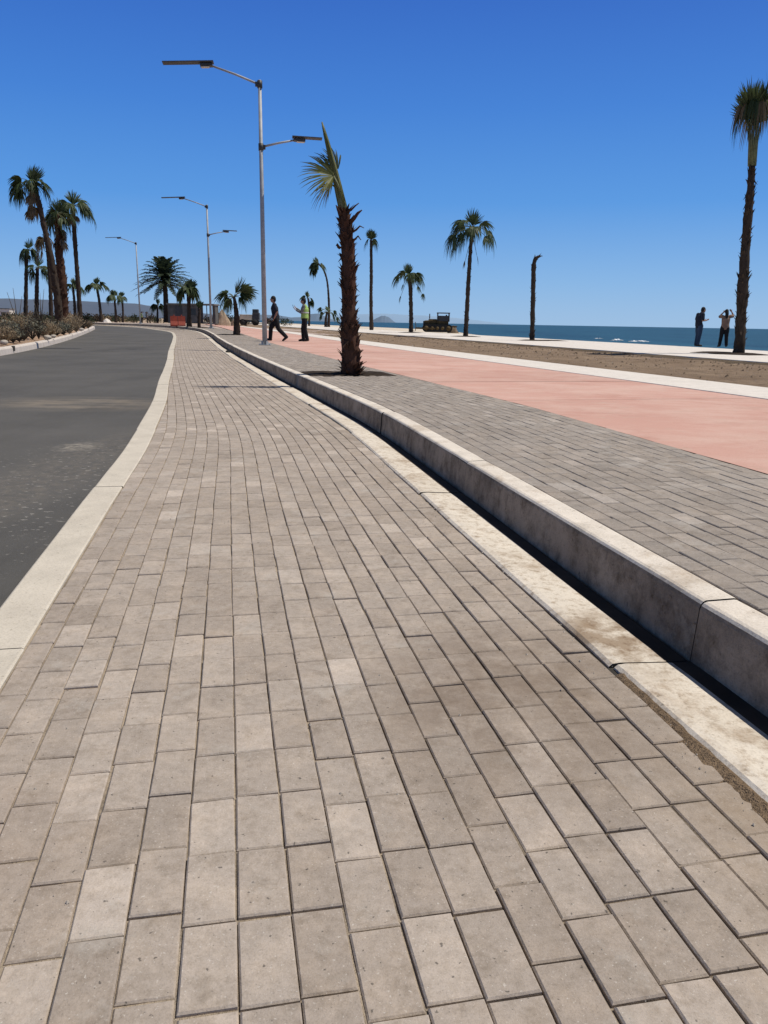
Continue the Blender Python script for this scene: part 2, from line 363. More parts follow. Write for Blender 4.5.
# a low breaking wave
mb = MB()
for (u0, u1, Y) in ((610, 624, 142), (628, 651, 134), (594, 603, 160)):
    a = at(u0, 338, Y); b = at(u1, 338, Y + 1.5); n = 22; k = .5 if Y in (142, 134) else .25
    pts = [Vector((a.x + (b.x - a.x) * i / n, a.y + (b.y - a.y) * i / n + rnd.uniform(-.4, .4), -1.42 + .10 * k * rnd.random())) for i in range(n + 1)]
    mb.tube(pts, [(k * (.25 + .7 * rnd.random()) * math.sin(math.pi * (i + .5) / (n + 1)), k * (.1 + .4 * rnd.random()) * math.sin(math.pi * (i + .5) / (n + 1))) for i in range(n + 1)], 6, jit=.4, side=(0, 1, 0))
struct(mb.build('wave_foam', M['foam']))

S0 = 0.                                                    # the curves begin behind the camera
SK = K.len
def bedbump(x, y, d):
    return .0028 * mnoise.noise(Vector((x * 5, y * 2.2, 1))) + .0018 * mnoise.noise(Vector((x * 23, y * 23, 4)))
SN = K.s_at_y(9)
strip('paving_bed', K, [(-2.2 + i * .025, -.0078) for i in range(77)], 1., SN, M['joint'], .035, bump=bedbump)
strip('paving_bed', K, [(-3.2, -.009), (-.29, -.009)], SN, SK, M['joint'], .5)
# road
strip('road', BND, [(-17, -.02), (-12, -.008), (-8, -.004), (-4, -.004), (-.17, -.006)], S0, BND.len, M['asphalt'], 1.)
# flush concrete band between road and pavers, cast in lengths
JY = [-3.0, -.35, 2.36, 4.9, 7.6, 10.25, 12.95, 15.6, 18.3, 21, 23.7, 26.4, 29.1, 31.8, 34.5, 37.2, 40, 42.7, 45.4, 48, 50.8, 53.5, 56.2, 59, 61.8, 64.5, 67.5, 70.5, 73.5, 76.5, 79.5, 82.5, 86]
def sweep_pieces(name, cur, prof, mat, gap, step, wob=0., facemat=None, nface=()):
    mb = MB(); js = [cur.s_at_y(y) for y in JY] + [cur.len]; m = len(prof)
    for a, b in zip(js, js[1:]):
        if b - a < .3: continue
        a += gap / 2; b -= gap / 2; n = max(3, int((b - a) / step)); vs = []; dz = rnd.uniform(-1, 1) * .002; dd = rnd.uniform(-1, 1) * wob
        for i in range(n + 1):
            s = a + (b - a) * i / n
            for k, (d, z) in enumerate(prof):
                w = wob * .8 * mnoise.noise(Vector((s * 1.1, k * .1, 3.3)))
                if i in (0, n) and gap: z = z - (.0025 if z > -.02 else 0)
                p = cur.pt(s, d + (dd + w)); vs.append((p.x, p.y, z + dz + W(p.x, p.y)))
        q_ = lambda ks: [(i * m + k, i * m + k + 1, (i + 1) * m + k + 1, (i + 1) * m + k) for i in range(n) for k in ks]
        mb.add(vs, q_([k for k in range(m - 1) if k not in nface]))
        mb.add(vs, [tuple(range(m)), tuple(reversed(range(n * m, (n + 1) * m)))], 2)
        if nface: mb.add(vs, q_(nface), 1)
    return struct(mb.build(name, [mat, facemat or mat, M['mortar']]))
sweep_pieces('edge_band', BND, [(-.182, -.05), (-.18, .0015), (-.172, .006), (-.010, .006), (-.003, .0015), (-.002, -.05)], M['band'], .007, .4, .004)
sweep_pieces('gutter', K, [(-.302, -.05), (-.30, .002), (-.288, .011), (-.26, .013), (-.15, .007), (-.095, .004), (-.022, .003), (-.02, -.05)], M['gutter'], .010, .1, .012, M['gutter_shade'], (5, 6))  # strip next to the kerb takes the painted shadow colour
M['dirt'] = soil('brown_dirt', (.20, .14, .09), (.29, .21, .14), (.10, .07, .045), 6)
strip('gutter_dirt', K, [(lambda q: -.322 + (.03 * mnoise.noise(Vector((q * 3, 0, 7))) - .03) * smooth((K.s_at_y(2.2) - q) / .6), -.004), (-.312, .0015), (-.30, .006), (-.285, .003)], 1., K.s_at_y(2.3), M['dirt'], .03, bump=lambda x, y, d: .004 * mnoise.noise(Vector((x * 40, y * 40, 2))))
sweep_pieces('kerb', K, [(-.018, -.06), (-.016, .0), (-.004, .185), (.0, .197), (.007, .206), (.018, .2105), (.118, .2125), (.127, .2105), (.13, .203), (.13, -.06)], M['kerb'], .009, .2, .007, M['kerbface_shaded'], (0, 1, 2))
strip('kerb_joint', K, [(.006, -.05), (.006, .195), (.115, .195)], S0, SK, M['mortar'], .5)
strip('gutter_joint', K, [(-.31, -.008), (.0, -.008)], S0, SK, M['mortar'], .5)
# upper pavement bed, bike path, promenade
strip('pavement_bed', K, [(.12, UP - .0125), (.8, UP - .0125), (1.82, UP - .0125)], S0, SK, M['joint'], .5)
SE = SEA.s_at_y(300)
t, c = concrete('plaza_concrete', (.44, .35, .30), (.36, .29, .24), k=.5); M['plaza'] = t.done(c, .9, .2)
strip('plaza', K, [(1.70, UP - .03), (4, UP - .03), (9, UP - .04), (16, UP - .05)], K.s_at_y(50), K.len, M['plaza'], 1.)
strip('path_bed', SEA, [(1.70, UP - .012), (5.24, UP - .012)], S0, SEA.s_at_y(140), M['mortar'], 1.)
mb = MB(); s = -1.4
while s < SEA.s_at_y(110):
    L = 2.72; n = 6; vs = []; dz = rnd.uniform(-.002, .002)
    for i in range(n + 1):
        q = s + .005 + (L - .01) * i / n
        for d in (1.722, 2.6, 3.5, 4.4, 5.2):
            p = SEA.pt(q, d + (.018 * mnoise.noise(Vector((q * .8, 0, 1))) if d < 2 else 0)); vs.append((p.x, p.y, UP + dz + W(p.x, p.y)))
    mb.add(vs, [(i * 5 + k, i * 5 + k + 1, (i + 1) * 5 + k + 1, (i + 1) * 5 + k) for i in range(n) for k in range(4)]); s += L
struct(mb.build('bike_path', M['red']))
ww = strip('white_walk', SEA, [(5.21, UP - .02), (5.212, UP + .006), (5.9, UP + .006), (6.6, UP + .006), (6.603, UP - .2)], S0, SE, M['white'], 1.); ww.data.polygons.foreach_set('use_smooth', [False] * len(ww.data.polygons))
def sandbump(x, y, d):
    if d < 6.62 or d > 12.9: return 0
    return .035 * mnoise.noise(Vector((x * .7, y * .7, 0))) + .035 * mnoise.noise(Vector((x * 2.2, y * 2.2, 5)))
strip('sand_strip', SEA, [(6.55, UP - .03)] + [(6.65 + i * .42, UP - .035) for i in range(15)] + [(13.1, UP - .04)], S0, SE, M['sand'], .6, bump=sandbump)
ww = strip('promenade', SEA, [(12.93, UP - .25), (12.95, UP + .02), (16, UP + .03), (20.4, UP + .03), (20.42, -1.4)], S0, SEA.s_at_y(170), M['white'], 1.); ww.data.polygons.foreach_set('use_smooth', [False] * len(ww.data.polygons))
strip('soil_edge', SEA, [(lambda q: 12.2 + .5 * mnoise.noise(Vector((q * .5, 1, 0))) + .3 * mnoise.noise(Vector((q * 1.7, 1, 0))), UP - .06), (12.6, UP + .0), (12.948, UP + .0)], S0, SE, M['soiledge'], .5, bump=lambda x, y, d: .03 * mnoise.noise(Vector((x * 2, y * 2, 2))))
def wid(s): return 20.4 + smooth((s - 48) / 75) * 14
strip('beach', SEA, [(20.3, UP - .02), (lambda s: wid(s) - .2, UP - .06), (lambda s: wid(s) + .3, -1.5)], SEA.s_at_y(40), SEA.s_at_y(300), M['beach'], 2.)

# ------------------------------------------------------------------ pavers: real blocks with rounded arrises
def blocks(name, cur, dA, dB_, s0, s1, zt, mat, pitch, length, left=None, skip=None, jit=1., near=52.):
    mb = MB(); V = mb.v; Fc = mb.f; nrow = 0; rows = []
    d = dA
    while d + pitch * .3 < dB_: rows.append((d, min(d + pitch, dB_))); d += pitch
    for (d0, d1) in rows:
        s = s0 - rnd.random() * length; drift = 0.
        gw = rnd.uniform(.0014, .0030)
        while s < s1:
            L = length + rnd.uniform(-.003, .003) * jit
            a, b = s + .0022, s + L - .0022
            s += L + (rnd.uniform(.0, .006) if rnd.random() < .2 else 0)
            if a < s0 - .2: continue
            sm = (a + b) / 2
            l0, l1 = d0 + gw, d0 + gw
            if left:
                e0, e1 = left(a), left(b); l0, l1 = max(l0, e0 + .004), max(l1, e1 + .004)
                if d1 - l0 < .02 and d1 - l1 < .02: continue
                l0, l1 = min(l0, d1 - .012), min(l1, d1 - .012)
            r = d1 - gw
            if skip and skip(sm, (l0 + r) / 2): continue
            jd = rnd.uniform(-.0018, .0018) * jit; rot = rnd.uniform(-.011, .011) * jit
            corners = [(a, l0), (a, r), (b, r), (b, l1)]
            hz = rnd.uniform(-.0022, .0016) * jit + (rnd.random() < .06) * rnd.uniform(-.0015, .002); tx, ty = rnd.uniform(-.012, .012) * jit, rnd.uniform(-.02, .02) * jit
            pts = []
            dm = (l0 + r) / 2
            for (q, e) in corners:
                q2 = q + (e - dm) * -rot; e2 = e + (q - sm) * rot + jd; pts.append((q2, e2))
            close = sm < near
            if close:
                c = .0032; o = len(V)
                rings = ((0, -.016), (0, -.0034), (c, 0.))
                for inset, dz in rings:
                    for (q, e) in pts:
                        sg = 1 if q < sm else -1; de = 1 if e < dm + jd else -1
                        p = cur.pt(q + sg * inset, e + de * inset)
                        V.append((p.x, p.y, zt + dz + hz + tx * (q - sm) + ty * (e - dm) + W(p.x, p.y)))
                Fc.append((o + 8, o + 9, o + 10, o + 11))
                for rg in (0, 4):
                    for k in range(4): Fc.append((o + rg + k, o + rg + (k + 1) % 4, o + rg + 4 + (k + 1) % 4, o + rg + 4 + k))
                mb.m += [0] * 9; mb.sm += [False] * 9
            else:
                o = len(V)
                for (q, e) in pts:
                    p = cur.pt(q, e); V.append((p.x, p.y, zt + hz * .6 + W(p.x, p.y)))
                Fc.append((o, o + 1, o + 2, o + 3)); mb.m.append(0); mb.sm.append(False)
    return struct(mb.build(name, mat))

# where the flush band lies, as an offset from the kerb line
def build_left():
    tab = []; bp = BND.p; j = 0
    n = int(K.len / .25)
    for i in range(n + 1):
        s = i * .25; p, nn = K.frame(s); tg = Vector((-nn.y, nn.x)); best = None
        lo = max(0, j - 60)
        for k in range(lo, min(len(bp) - 1, j + 200)):
            a = (bp[k] - p).dot(tg); b = (bp[k + 1] - p).dot(tg)
            if a <= 0 <= b:
                w = -a / (b - a + 1e-9); q = bp[k].lerp(bp[k + 1], w); best = (q - p).dot(nn); j = k; break
        tab.append(best if best is not None else (tab[-1] if tab else -2.2))
    return tab
LT = build_left()
def left_edge(s):
    x = max(0, min(len(LT) - 1.001, s / .25)); i = int(x); k = x - i; return LT[i] * (1 - k) + LT[i + 1] * k
S_END = K.s_at_y(80)
blocks('parking_bay', K, -.312 - .0988 * 33, -.312, 2.0, S_END, 0., M['paver'], .0988, .190, left_edge)
PITS = [(K.s_at_y(13.05), .86, .62, .80)]
for (x, y) in ((-7.95, 41.8), (-15.2, 62.8), (-13.4, 59.6)):
    PITS.append((K.s_at_y(y) , .95, .7, .7))
def inpit(s, d): return any(abs(s - a) < hs and abs(d - b) < hd for a, b, hs, hd in PITS)
blocks('pavement', K, .137, 1.745, 2.0, K.len, UP, M['paver_up'], .0988, .190, None, inpit, near=40)
mb = MB()
for (a, b, hs, hd) in PITS:
    n = 10; vs = []
    for i in range(n + 1):
        for k in range(n + 1):
            s = a - hs + 2 * hs * i / n; d = b - hd + 2 * hd * k / n; p = K.pt(s, d); e = min(i, k, n - i, n - k) / n * 2
            vs.append((p.x, p.y, UP - .008 + W(p.x, p.y) + (.03 + .03 * mnoise.noise(Vector((p.x * 4, p.y * 4, 0)))) * min(1, e * 3)))
    mb.add(vs, [(i * (n + 1) + k, i * (n + 1) + k + 1, (i + 1) * (n + 1) + k + 1, (i + 1) * (n + 1) + k) for i in range(n) for k in range(n)], 0, True)
struct(mb.build('tree_pit', M['pit']))

mb = MB()
for _ in range(900):
    if rnd.random() < .4: q = rnd.uniform(2.5, 14); dd = -.33 + rnd.gauss(0, .03)
    else: q = rnd.uniform(2.5, 16); dd = rnd.uniform(-2.2, -.3) if rnd.random() < .7 else rnd.uniform(.15, 1.7)
    p = K.pt(q, dd); r_ = rnd.choice((.0012, .0016, .002, .0028, .004)); z = (UP if dd > 0 else 0) + r_ * .4
    mb.add([(p.x - r_, p.y, z), (p.x, p.y - r_, z - r_ * .6), (p.x + r_ * 1.2, p.y, z), (p.x, p.y + r_, z), (p.x, p.y, z + r_ * .8)], [(0, 1, 4), (1, 2, 4), (2, 3, 4), (3, 0, 4)])
tag(mb.build('grit', M['stone']), 'loose sand grains and grit scattered on the grey pavers', 'grit', kind='stuff')

mb = MB()
for _ in range(2200):
    q = rnd.uniform(6, 75); dd = 12.9 - abs(rnd.gauss(0, 1.6)) if rnd.random() < .5 else rnd.uniform(6.7, 12.8)
    if dd < 6.7: continue
    p = SEA.pt(q, dd); r_ = rnd.choice((.010, .014, .02, .026, .034, .045)) * (1.6 if rnd.random() < .05 else 1); z = UP - .03 + W(p.x, p.y); h_ = r_ * rnd.uniform(.5, .9)
    a = rnd.uniform(0, 2); cx = [(p.x + r_ * math.cos(a + k * 1.257) * rnd.uniform(.7, 1.2), p.y + r_ * math.sin(a + k * 1.257) * rnd.uniform(.7, 1.2), z - .01) for k in range(5)]
    mb.add(cx + [(p.x + r_ * .2, p.y, z + h_), (p.x - r_ * .3, p.y, z + h_ * .8)], [(0, 1, 5), (1, 2, 5), (2, 6, 5), (2, 3, 6), (3, 4, 6), (4, 0, 6), (0, 5, 6)])
tag(mb.build('soil_clods', M['clod']), 'loose clods and stones lying on the brown sand strip', 'clods', kind='stuff')

# ------------------------------------------------------------------ planted island left of the road
ISL = Curve([(-5.2, -6), (-7.2, 4), (-8.9, 13), (-10.67, 21.6), (-11.55, 25.2), (-13.2, 31.2), (-15.2, 38), (-17.2, 44.5), (-19.4, 51.5), (-21.2, 57), (-22.2, 59.7), (-23.2, 60.6),
             (-24.6, 60.4), (-27, 57), (-32, 46), (-36, 30), (-36, 12), (-30, -4), (-24, -9)])
outl = [ISL.p[i] for i in range(0, len(ISL.p), 3)]
cen = Vector((-21.5, 26)); mb = MB(); rings = [(.985, .13), (.96, .19), (.92, .25), (.86, .33), (.78, .42), (.66, .5), (.5, .52), (.3, .5), (.1, .5), (.0, .5)]; vs = []
for k, z in rings:
    for p in outl:
        q = cen + (p - cen) * k; vs.append((q.x, q.y, z + W(q.x, q.y) + (0 if k > .97 else .09 * mnoise.noise(Vector((q.x * .8, q.y * .8, 2))))))
n = len(outl); mb.add(vs, [(r * n + i, r * n + (i + 1) % n, (r + 1) * n + (i + 1) % n, (r + 1) * n + i) for r in range(len(rings) - 1) for i in range(n)], 0, True)
struct(mb.build('planted_ground', M['islesoil']))
mb = MB(); L0 = ISL.len; s = 0; prof = [(.03, -.05), (.02, .15), (.0, .185), (-.03, .2), (-.17, .2), (-.20, .18), (-.2, -.05)]
prof = [(d, z) for d, z in prof]; m = len(prof)
while s < L0 - .5:
    b = min(L0, s + 2.6); nn = 8; vs = []
    for i in range(nn + 1):
        q = s + .004 + (b - s - .008) * i / nn
        for d, z in prof: p = ISL.pt(q, d); vs.append((p.x, p.y, z + W(p.x, p.y)))
    mb.add(vs, [(i * m + k, i * m + k + 1, (i + 1) * m + k + 1, (i + 1) * m + k) for i in range(nn) for k in range(m - 1)] + [tuple(range(m)), tuple(reversed(range(nn * m, (nn + 1) * m)))]); s = b
struct(mb.build('island_kerb', M['island_kerb']))
mb = MB(); p = at(14, 348.5, 23.05); mb.box(p + Vector((-.02, 0, -.0)), (.06, .10, .15), Matrix.Rotation(R(-13), 3, 'Z'), bev=.01); struct(mb.build('kerb_drain_hole', M['mortar']))

# ------------------------------------------------------------------ far hills
def ridge(name, pts, Y, mat, depth=900):
    mb = MB(); P = []
    for (u, v) in pts: P.append(at(u, v, Y))
    vs = []; n = 0; Q = []
    for a, b in zip(P, P[1:]):
        k = 6
        for i in range(k): Q.append(a.lerp(b, i / k) + Vector((0, 0, (mnoise.noise(Vector((n + i * .37, Y * .01, 0)))) * Y * .0006)))
        n += 3
    Q.append(P[-1])
    for q in Q: vs += [(q.x, q.y - depth * .35, -6), (q.x, q.y - depth * .18, max(-5, q.z * .55)), tuple(q), (q.x * 1.08, q.y + depth, -6)]
    mb.add(vs, [(i * 4 + k, i * 4 + k + 1, (i + 1) * 4 + k + 1, (i + 1) * 4 + k) for i in range(len(Q) - 1) for k in range(3)], 0, True)
    return struct(mb.build(name, mat))
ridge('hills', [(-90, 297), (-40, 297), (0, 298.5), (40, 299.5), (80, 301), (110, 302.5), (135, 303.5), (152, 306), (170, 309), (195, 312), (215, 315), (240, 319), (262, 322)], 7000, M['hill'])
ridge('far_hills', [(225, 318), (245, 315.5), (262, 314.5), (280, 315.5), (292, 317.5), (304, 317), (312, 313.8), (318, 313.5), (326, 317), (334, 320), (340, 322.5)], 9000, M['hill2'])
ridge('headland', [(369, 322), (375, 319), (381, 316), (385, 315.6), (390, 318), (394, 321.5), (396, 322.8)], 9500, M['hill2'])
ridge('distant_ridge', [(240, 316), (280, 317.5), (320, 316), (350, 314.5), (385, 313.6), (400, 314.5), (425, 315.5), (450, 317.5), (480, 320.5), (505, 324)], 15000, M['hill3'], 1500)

# ------------------------------------------------------------------ palms
def fan(mb, H, D, N, r, nseg=22, span=220, droop=.35, m=0, wid=1., seed=None):
    """one fan leaf blade: narrow folded segments radiating from the hub"""
    D = D.normalized(); Sd = D.cross(N).normalized(); N = Sd.cross(D).normalized()
    for i in range(nseg):
        f = (i + .5) / nseg - .5; a = R(span) * f + rnd.uniform(-.05, .05)
        d = D * math.cos(a) + Sd * math.sin(a)
        L = r * (1 - .38 * (abs(f) * 2) ** 2) * rnd.uniform(.86, 1.06); sd = N.cross(d).normalized()
        w = r * math.tan(R(span) / nseg / 2) * .5 * wid; tw = rnd.uniform(-.5, .5)
        sdn = (sd + N * tw).normalized(); vs = []
        dr = droop * rnd.uniform(.6, 1.5)
        for t_, ww in ((.04, .35), (.38, 1.), (.68, .8), (.86, .42), (1., .04)):
            p = H + d * (L * t_) - Vector((0, 0, 1)) * (dr * L * max(0, t_ - .25) ** 2 * 1.6) + N * (.10 * L * math.sin(t_ * 2.5))
            if t_ > .6: p -= d * (dr * L * (t_ - .6) ** 2 * .8)
            vs += [p - sdn * (w * ww), p + sdn * (w * ww)]
        mb.add(vs, [(0, 1, 3, 2), (2, 3, 5, 4), (4, 5, 7, 6), (6, 7, 9, 8)], m)

def frond(mb, base, az, el, pet, r, droop=.35, nseg=20, span=220, m=0, pm=None, sag=.3, pw=.018, wid=1.):
    if el > .9: pet *= .22; r *= 1.18; droop *= 1.3
    d = Vector((math.cos(az) * math.cos(el), math.sin(az) * math.cos(el), math.sin(el)))
    P = []
    for i in range(5):
        t_ = i / 4; P.append(base + d * (pet * t_) - Vector((0, 0, sag * pet * t_ * t_)))
    dd = (P[4] - P[3]).normalized()
    if pm is not None: mb.tube(P, [pw * (1.3 - .6 * i / 4) for i in range(5)], 4, pm, False)
    up = Vector((0, 0, 1)); N = (up - dd * up.dot(dd))
    if N.length < .15: N = Vector((-math.cos(az), -math.sin(az), .3))
    up_ = max(0., dd.z)
    if up_ < .8:
        hang = min(1.2, droop * .8) * (1 - up_ ** 2); dd2 = (dd - Vector((0, 0, hang))).normalized()
        N2 = Vector((math.cos(az + rnd.uniform(-.9, .9)), math.sin(az + rnd.uniform(-.9, .9)), .55))
        fan(mb, P[4], dd2, N2, r, nseg, min(span, 165) * rnd.uniform(.75, 1.), droop * .8, m, wid * 1.35)
    else:
        a_ = rnd.uniform(0, 6.28); fan(mb, P[4], dd, Vector((math.cos(a_), math.sin(a_), 0)), r, nseg, min(span, 120) * rnd.uniform(.6, 1.), .08 + .15 * droop * (1 - up_), m, wid * 1.2)

def trunk_mesh(path, rad, boots=0, boot_len=.12, n=12, spread=(0., 1.), mats=0, ringed=True):
    mb = MB(); P = [Vector(p) for p in path]; fine = []; fr = []
    for i in range(len(P) - 1):                              # resample
        k = max(3, int((P[i + 1] - P[i]).length / .14))
        a = P[max(0, i - 1)]; b = P[i]; c = P[i + 1]; d = P[min(len(P) - 1, i + 2)]
        for j in range(k):
            u = j / k
            q = .5 * ((2 * b) + (c - a) * u + (2 * a - 5 * b + 4 * c - d) * u * u + (3 * b - a - 3 * c + d) * u ** 3)
            fine.append(q); fr.append((rad[i] * (1 - u) + rad[i + 1] * u) * (1 + rnd.uniform(-.10, .10)))
    fine.append(P[-1]); fr.append(rad[-1])
    mb.tube(fine, fr, n, 0, True, True, jit=.07)
    for _ in range(boots):
        u = rnd.uniform(*spread); x = u * (len(fine) - 1.01); i = int(x); c = fine[i].lerp(fine[i + 1], x - i); r_ = fr[i]
        t_ = (fine[min(i + 1, len(fine) - 1)] - fine[i]).normalized(); an = rnd.uniform(0, 2 * math.pi)
        e1 = t_.cross(Vector((0, 1, 0))).normalized(); e2 = t_.cross(e1); o = e1 * math.cos(an) + e2 * math.sin(an); sd = t_.cross(o)
        L = boot_len * rnd.uniform(.6, 1.5); w = r_ * rnd.uniform(.22, .42); out = rnd.uniform(.05, .45); up_ = 1 if rnd.random() < .85 else -1
        p0 = c + o * r_ * .88; p1 = p0 + (t_ * up_ * .75 + o * out).normalized() * L * .6; p2 = p1 + (t_ * up_ * .5 + o * out * rnd.uniform(.6, 2)).normalized() * L * .5
        th = o * .012 
        mb.add([p0 - sd * w, p0 + sd * w, p1 - sd * w * .7, p1 + sd * w * .7, p2 - sd * w * .22, p2 + sd * w * .22, p0 - sd * w - th, p0 + sd * w - th, p1 - sd * w * .7 - th * 1.5, p1 + sd * w * .7 - th * 1.5],
               [(0, 1, 3, 2), (2, 3, 5, 4), (7, 6, 8, 9), (0, 2, 8, 6), (1, 7, 9, 3), (8, 2, 4), (9, 5, 3), (8, 4, 5, 9)])
    return mb, fine, fr

def pix_path(pts, Y): return [at(u, v, Y) for u, v in pts]

def fan_palm(name, label, pts, widths, Y, leaves, r, boots=60, boot_len=.14, bark_m='bark', leaf_m='frond', parts=True, skirt=None, group=None, nseg=20, z0=None, dense=.75):
    """pts = trunk centre line; leaves = [(azimuth, elevation, petiole, radius factor, droop)] built at the top"""
    path = pix_path(pts, Y)
    base = path[0].copy()
    if z0 is not None: path[0].z = z0
    t_ = thing(name, path[0], label, 'palm tree', group)
    widths = [q * (.74 if boots < 100 else .70) for q in widths]
    mb, fine, fr = trunk_mesh(path, widths, boots, boot_len)
    mb.build('trunk', M[bark_m], t_).data.transform(Matrix.Translation(-path[0]))
    top = path[-1]
    extra = [(lf[0] + rnd.uniform(-40, 40), lf[1] + rnd.uniform(-14, 14), lf[2] * rnd.uniform(.5, .95), lf[3] * rnd.uniform(.8, 1.05), lf[4] * rnd.uniform(.8, 1.2)) for lf in leaves if rnd.random() < dense]
    leaves = list(leaves) + extra
    def place(mb, nm, mats):
        o = mb.build(nm, mats, t_); o.data.transform(Matrix.Translation(-path[0])); return o
    if parts:
        for lf in leaves:
            mb = MB(); az, el, pet, rf, dr = lf[:5]
            frond(mb, top, R(az), R(el), pet, r * rf, dr, nseg, lf[5] if len(lf) > 5 else 200, 0, 1, sag=.35 if el < 60 else .1)
            place(mb, 'frond', [M[leaf_m], M['petiole']])
    else:
        mb = MB()
        for lf in leaves:
            az, el, pet, rf, dr = lf[:5]
            frond(mb, top, R(az), R(el), pet, r * rf, dr, max(9, nseg // 2), 200, 0, 1, sag=.35 if el < 60 else .1, wid=1.5)
        place(mb, 'crown', [M[leaf_m], M['petiole']])
    if skirt:
        mb = MB()
        for _ in range(skirt[0]):
            frond(mb, top - Vector((0, 0, rnd.uniform(.1, skirt[1]))), rnd.uniform(0, 6.28), R(rnd.uniform(-75, -45)), rnd.uniform(.2, .45), r * rnd.uniform(.5, .8), .5, 12, 140, 0, 1, wid=1.2)
        place(mb, 'dead_leaf_skirt', [M['frond_dry'], M['petiole']])
    return t_, path

def rleaves(n, el0, el1, pet, dr=(.3, .6), azs=None):
    L = []
    for i in range(n):
        k = i / max(1, n - 1); az = (i * 137.5) % 360 + rnd.uniform(-15, 15)
        if azs: az = rnd.choice(azs) + rnd.uniform(-25, 25)
        L.append((az, el0 + (el1 - el0) * k + rnd.uniform(-8, 8), pet * rnd.uniform(.8, 1.2), rnd.uniform(.85, 1.1), rnd.uniform(*dr)))
    return L

# -- the ragged young palm in the pavement
Yf = 12.95
path = pix_path([(351, 375), (350.5, 350), (349, 320), (348.5, 270), (347, 238), (344, 210)], Yf); path[0].z = UP
fp = thing('fan_palm', path[0], 'ragged young palm with shaggy red-brown trunk and torn green fan, beside the near kerb', 'palm tree')
off = Matrix.Translation(-path[0])
mb, fine, fr = trunk_mesh(path, [.160, .135, .120, .110, .096, .072], 420, .115, 14, (0.02, .98))
for k in range(26):                                         # flared skirt of old leaf bases at the ground
    an = rnd.uniform(0, 6.28); o = Vector((math.cos(an), math.sin(an), 0)); sd = Vector((-o.y, o.x, 0)); p0 = path[0] + o * .15 + Vector((0, 0, rnd.uniform(.0, .16))); p1 = p0 + o * rnd.uniform(.08, .2) + Vector((0, 0, rnd.uniform(.02, .14))); w = .035
    mb.add([p0 - sd * w, p0 + sd * w, p1 + sd * w * .3, p1 - sd * w * .3], [(0, 1, 2, 3)])
tr = mb.build('trunk', M['bark_red'], fp); tr.data.transform(off)
for (u, v, u2, v2, u3, v3) in ((347, 212, 355, 206, 359, 203), (350, 222, 358, 213, 362, 210), (352, 232, 360, 226, 364, 228), (353, 240, 358, 236, 361, 240), (342, 215, 338, 210, 336, 205), (340, 248, 337, 244, 336, 246)):
    mb = MB(); pp = [at(u, v, Yf - .08), at((u + u2) / 2, (v + v2) / 2 + 1, Yf - .1), at(u2, v2, Yf - .12), at(u3, v3, Yf - .12)]
    mb.tube(pp, [(.035, .02), (.03, .016), (.022, .012), (.008, .006)], 6); mb.build('leaf_base', M['bark_red'], fp).data.transform(off)
sp = pix_path([(345, 216), (341, 200), (337, 182), (333, 165), (328, 145), (324.5, 132), (322, 122)], Yf); mb = MB()
mb.tube(sp, [.075, .065, .06, .05, .036, .024, .01], 9, 0)
for k in range(30):                                         # pleated leaf folds wrapped round the spear
    an = k / 30 * 6.28; o = Vector((math.cos(an), math.sin(an), 0)); pp = []
    a0 = rnd.uniform(0, .4); a1 = rnd.uniform(.75, 1.0)
    for i in range(6):
        x = (a0 + (a1 - a0) * i / 5) * (len(sp) - 1.001); j = int(x); c = sp[j].lerp(sp[j + 1], x - j); rr = .073 - .062 * x / (len(sp) - 1)
        pp.append(c + o * rr * (1.0 + (.25 * rnd.random() if i == 5 else 0)))
    mb.tube(pp, [.008, .010, .010, .009, .007, .002], 4, 1)
mb.build('spear_leaf', [M['petiole'], M['frond_yel']], fp).data.transform(off)
mb = MB(); H = at(333.5, 176, Yf - .07); 
mb.tube([at(340, 192, Yf - .05), at(337, 183, Yf - .08), H], [.02, .018, .014], 5, 1)
fan(mb, H, Vector((-1, -.15, .06)), Vector((.25, -.85, .45)), .60, 26, 175, .12, 0, .75)
mb.build('frond', [M['frond_yel'], M['petiole']], fp).data.transform(off)
mb = MB(); H = at(338, 170, Yf + .05); fan(mb, H, Vector((-.6, .1, .75)), Vector((.5, -.8, .2)), .48, 14, 110, .1, 0, .7)
mb.build('frond', [M['frond'], M['petiole']], fp).data.transform(off)

mb = MB(); H = at(331, 184, Yf + .02); mb.tube([at(339, 196, Yf), at(335, 187, Yf), H], [.016, .014, .011], 5, 1); fan(mb, H, Vector((-.75, -.1, -.62)), Vector((.2, -.9, .3)), .40, 14, 85, .3, 0, .6)
mb.build('frond', [M['frond_dry'], M['petiole']], fp, None).data.transform(off)

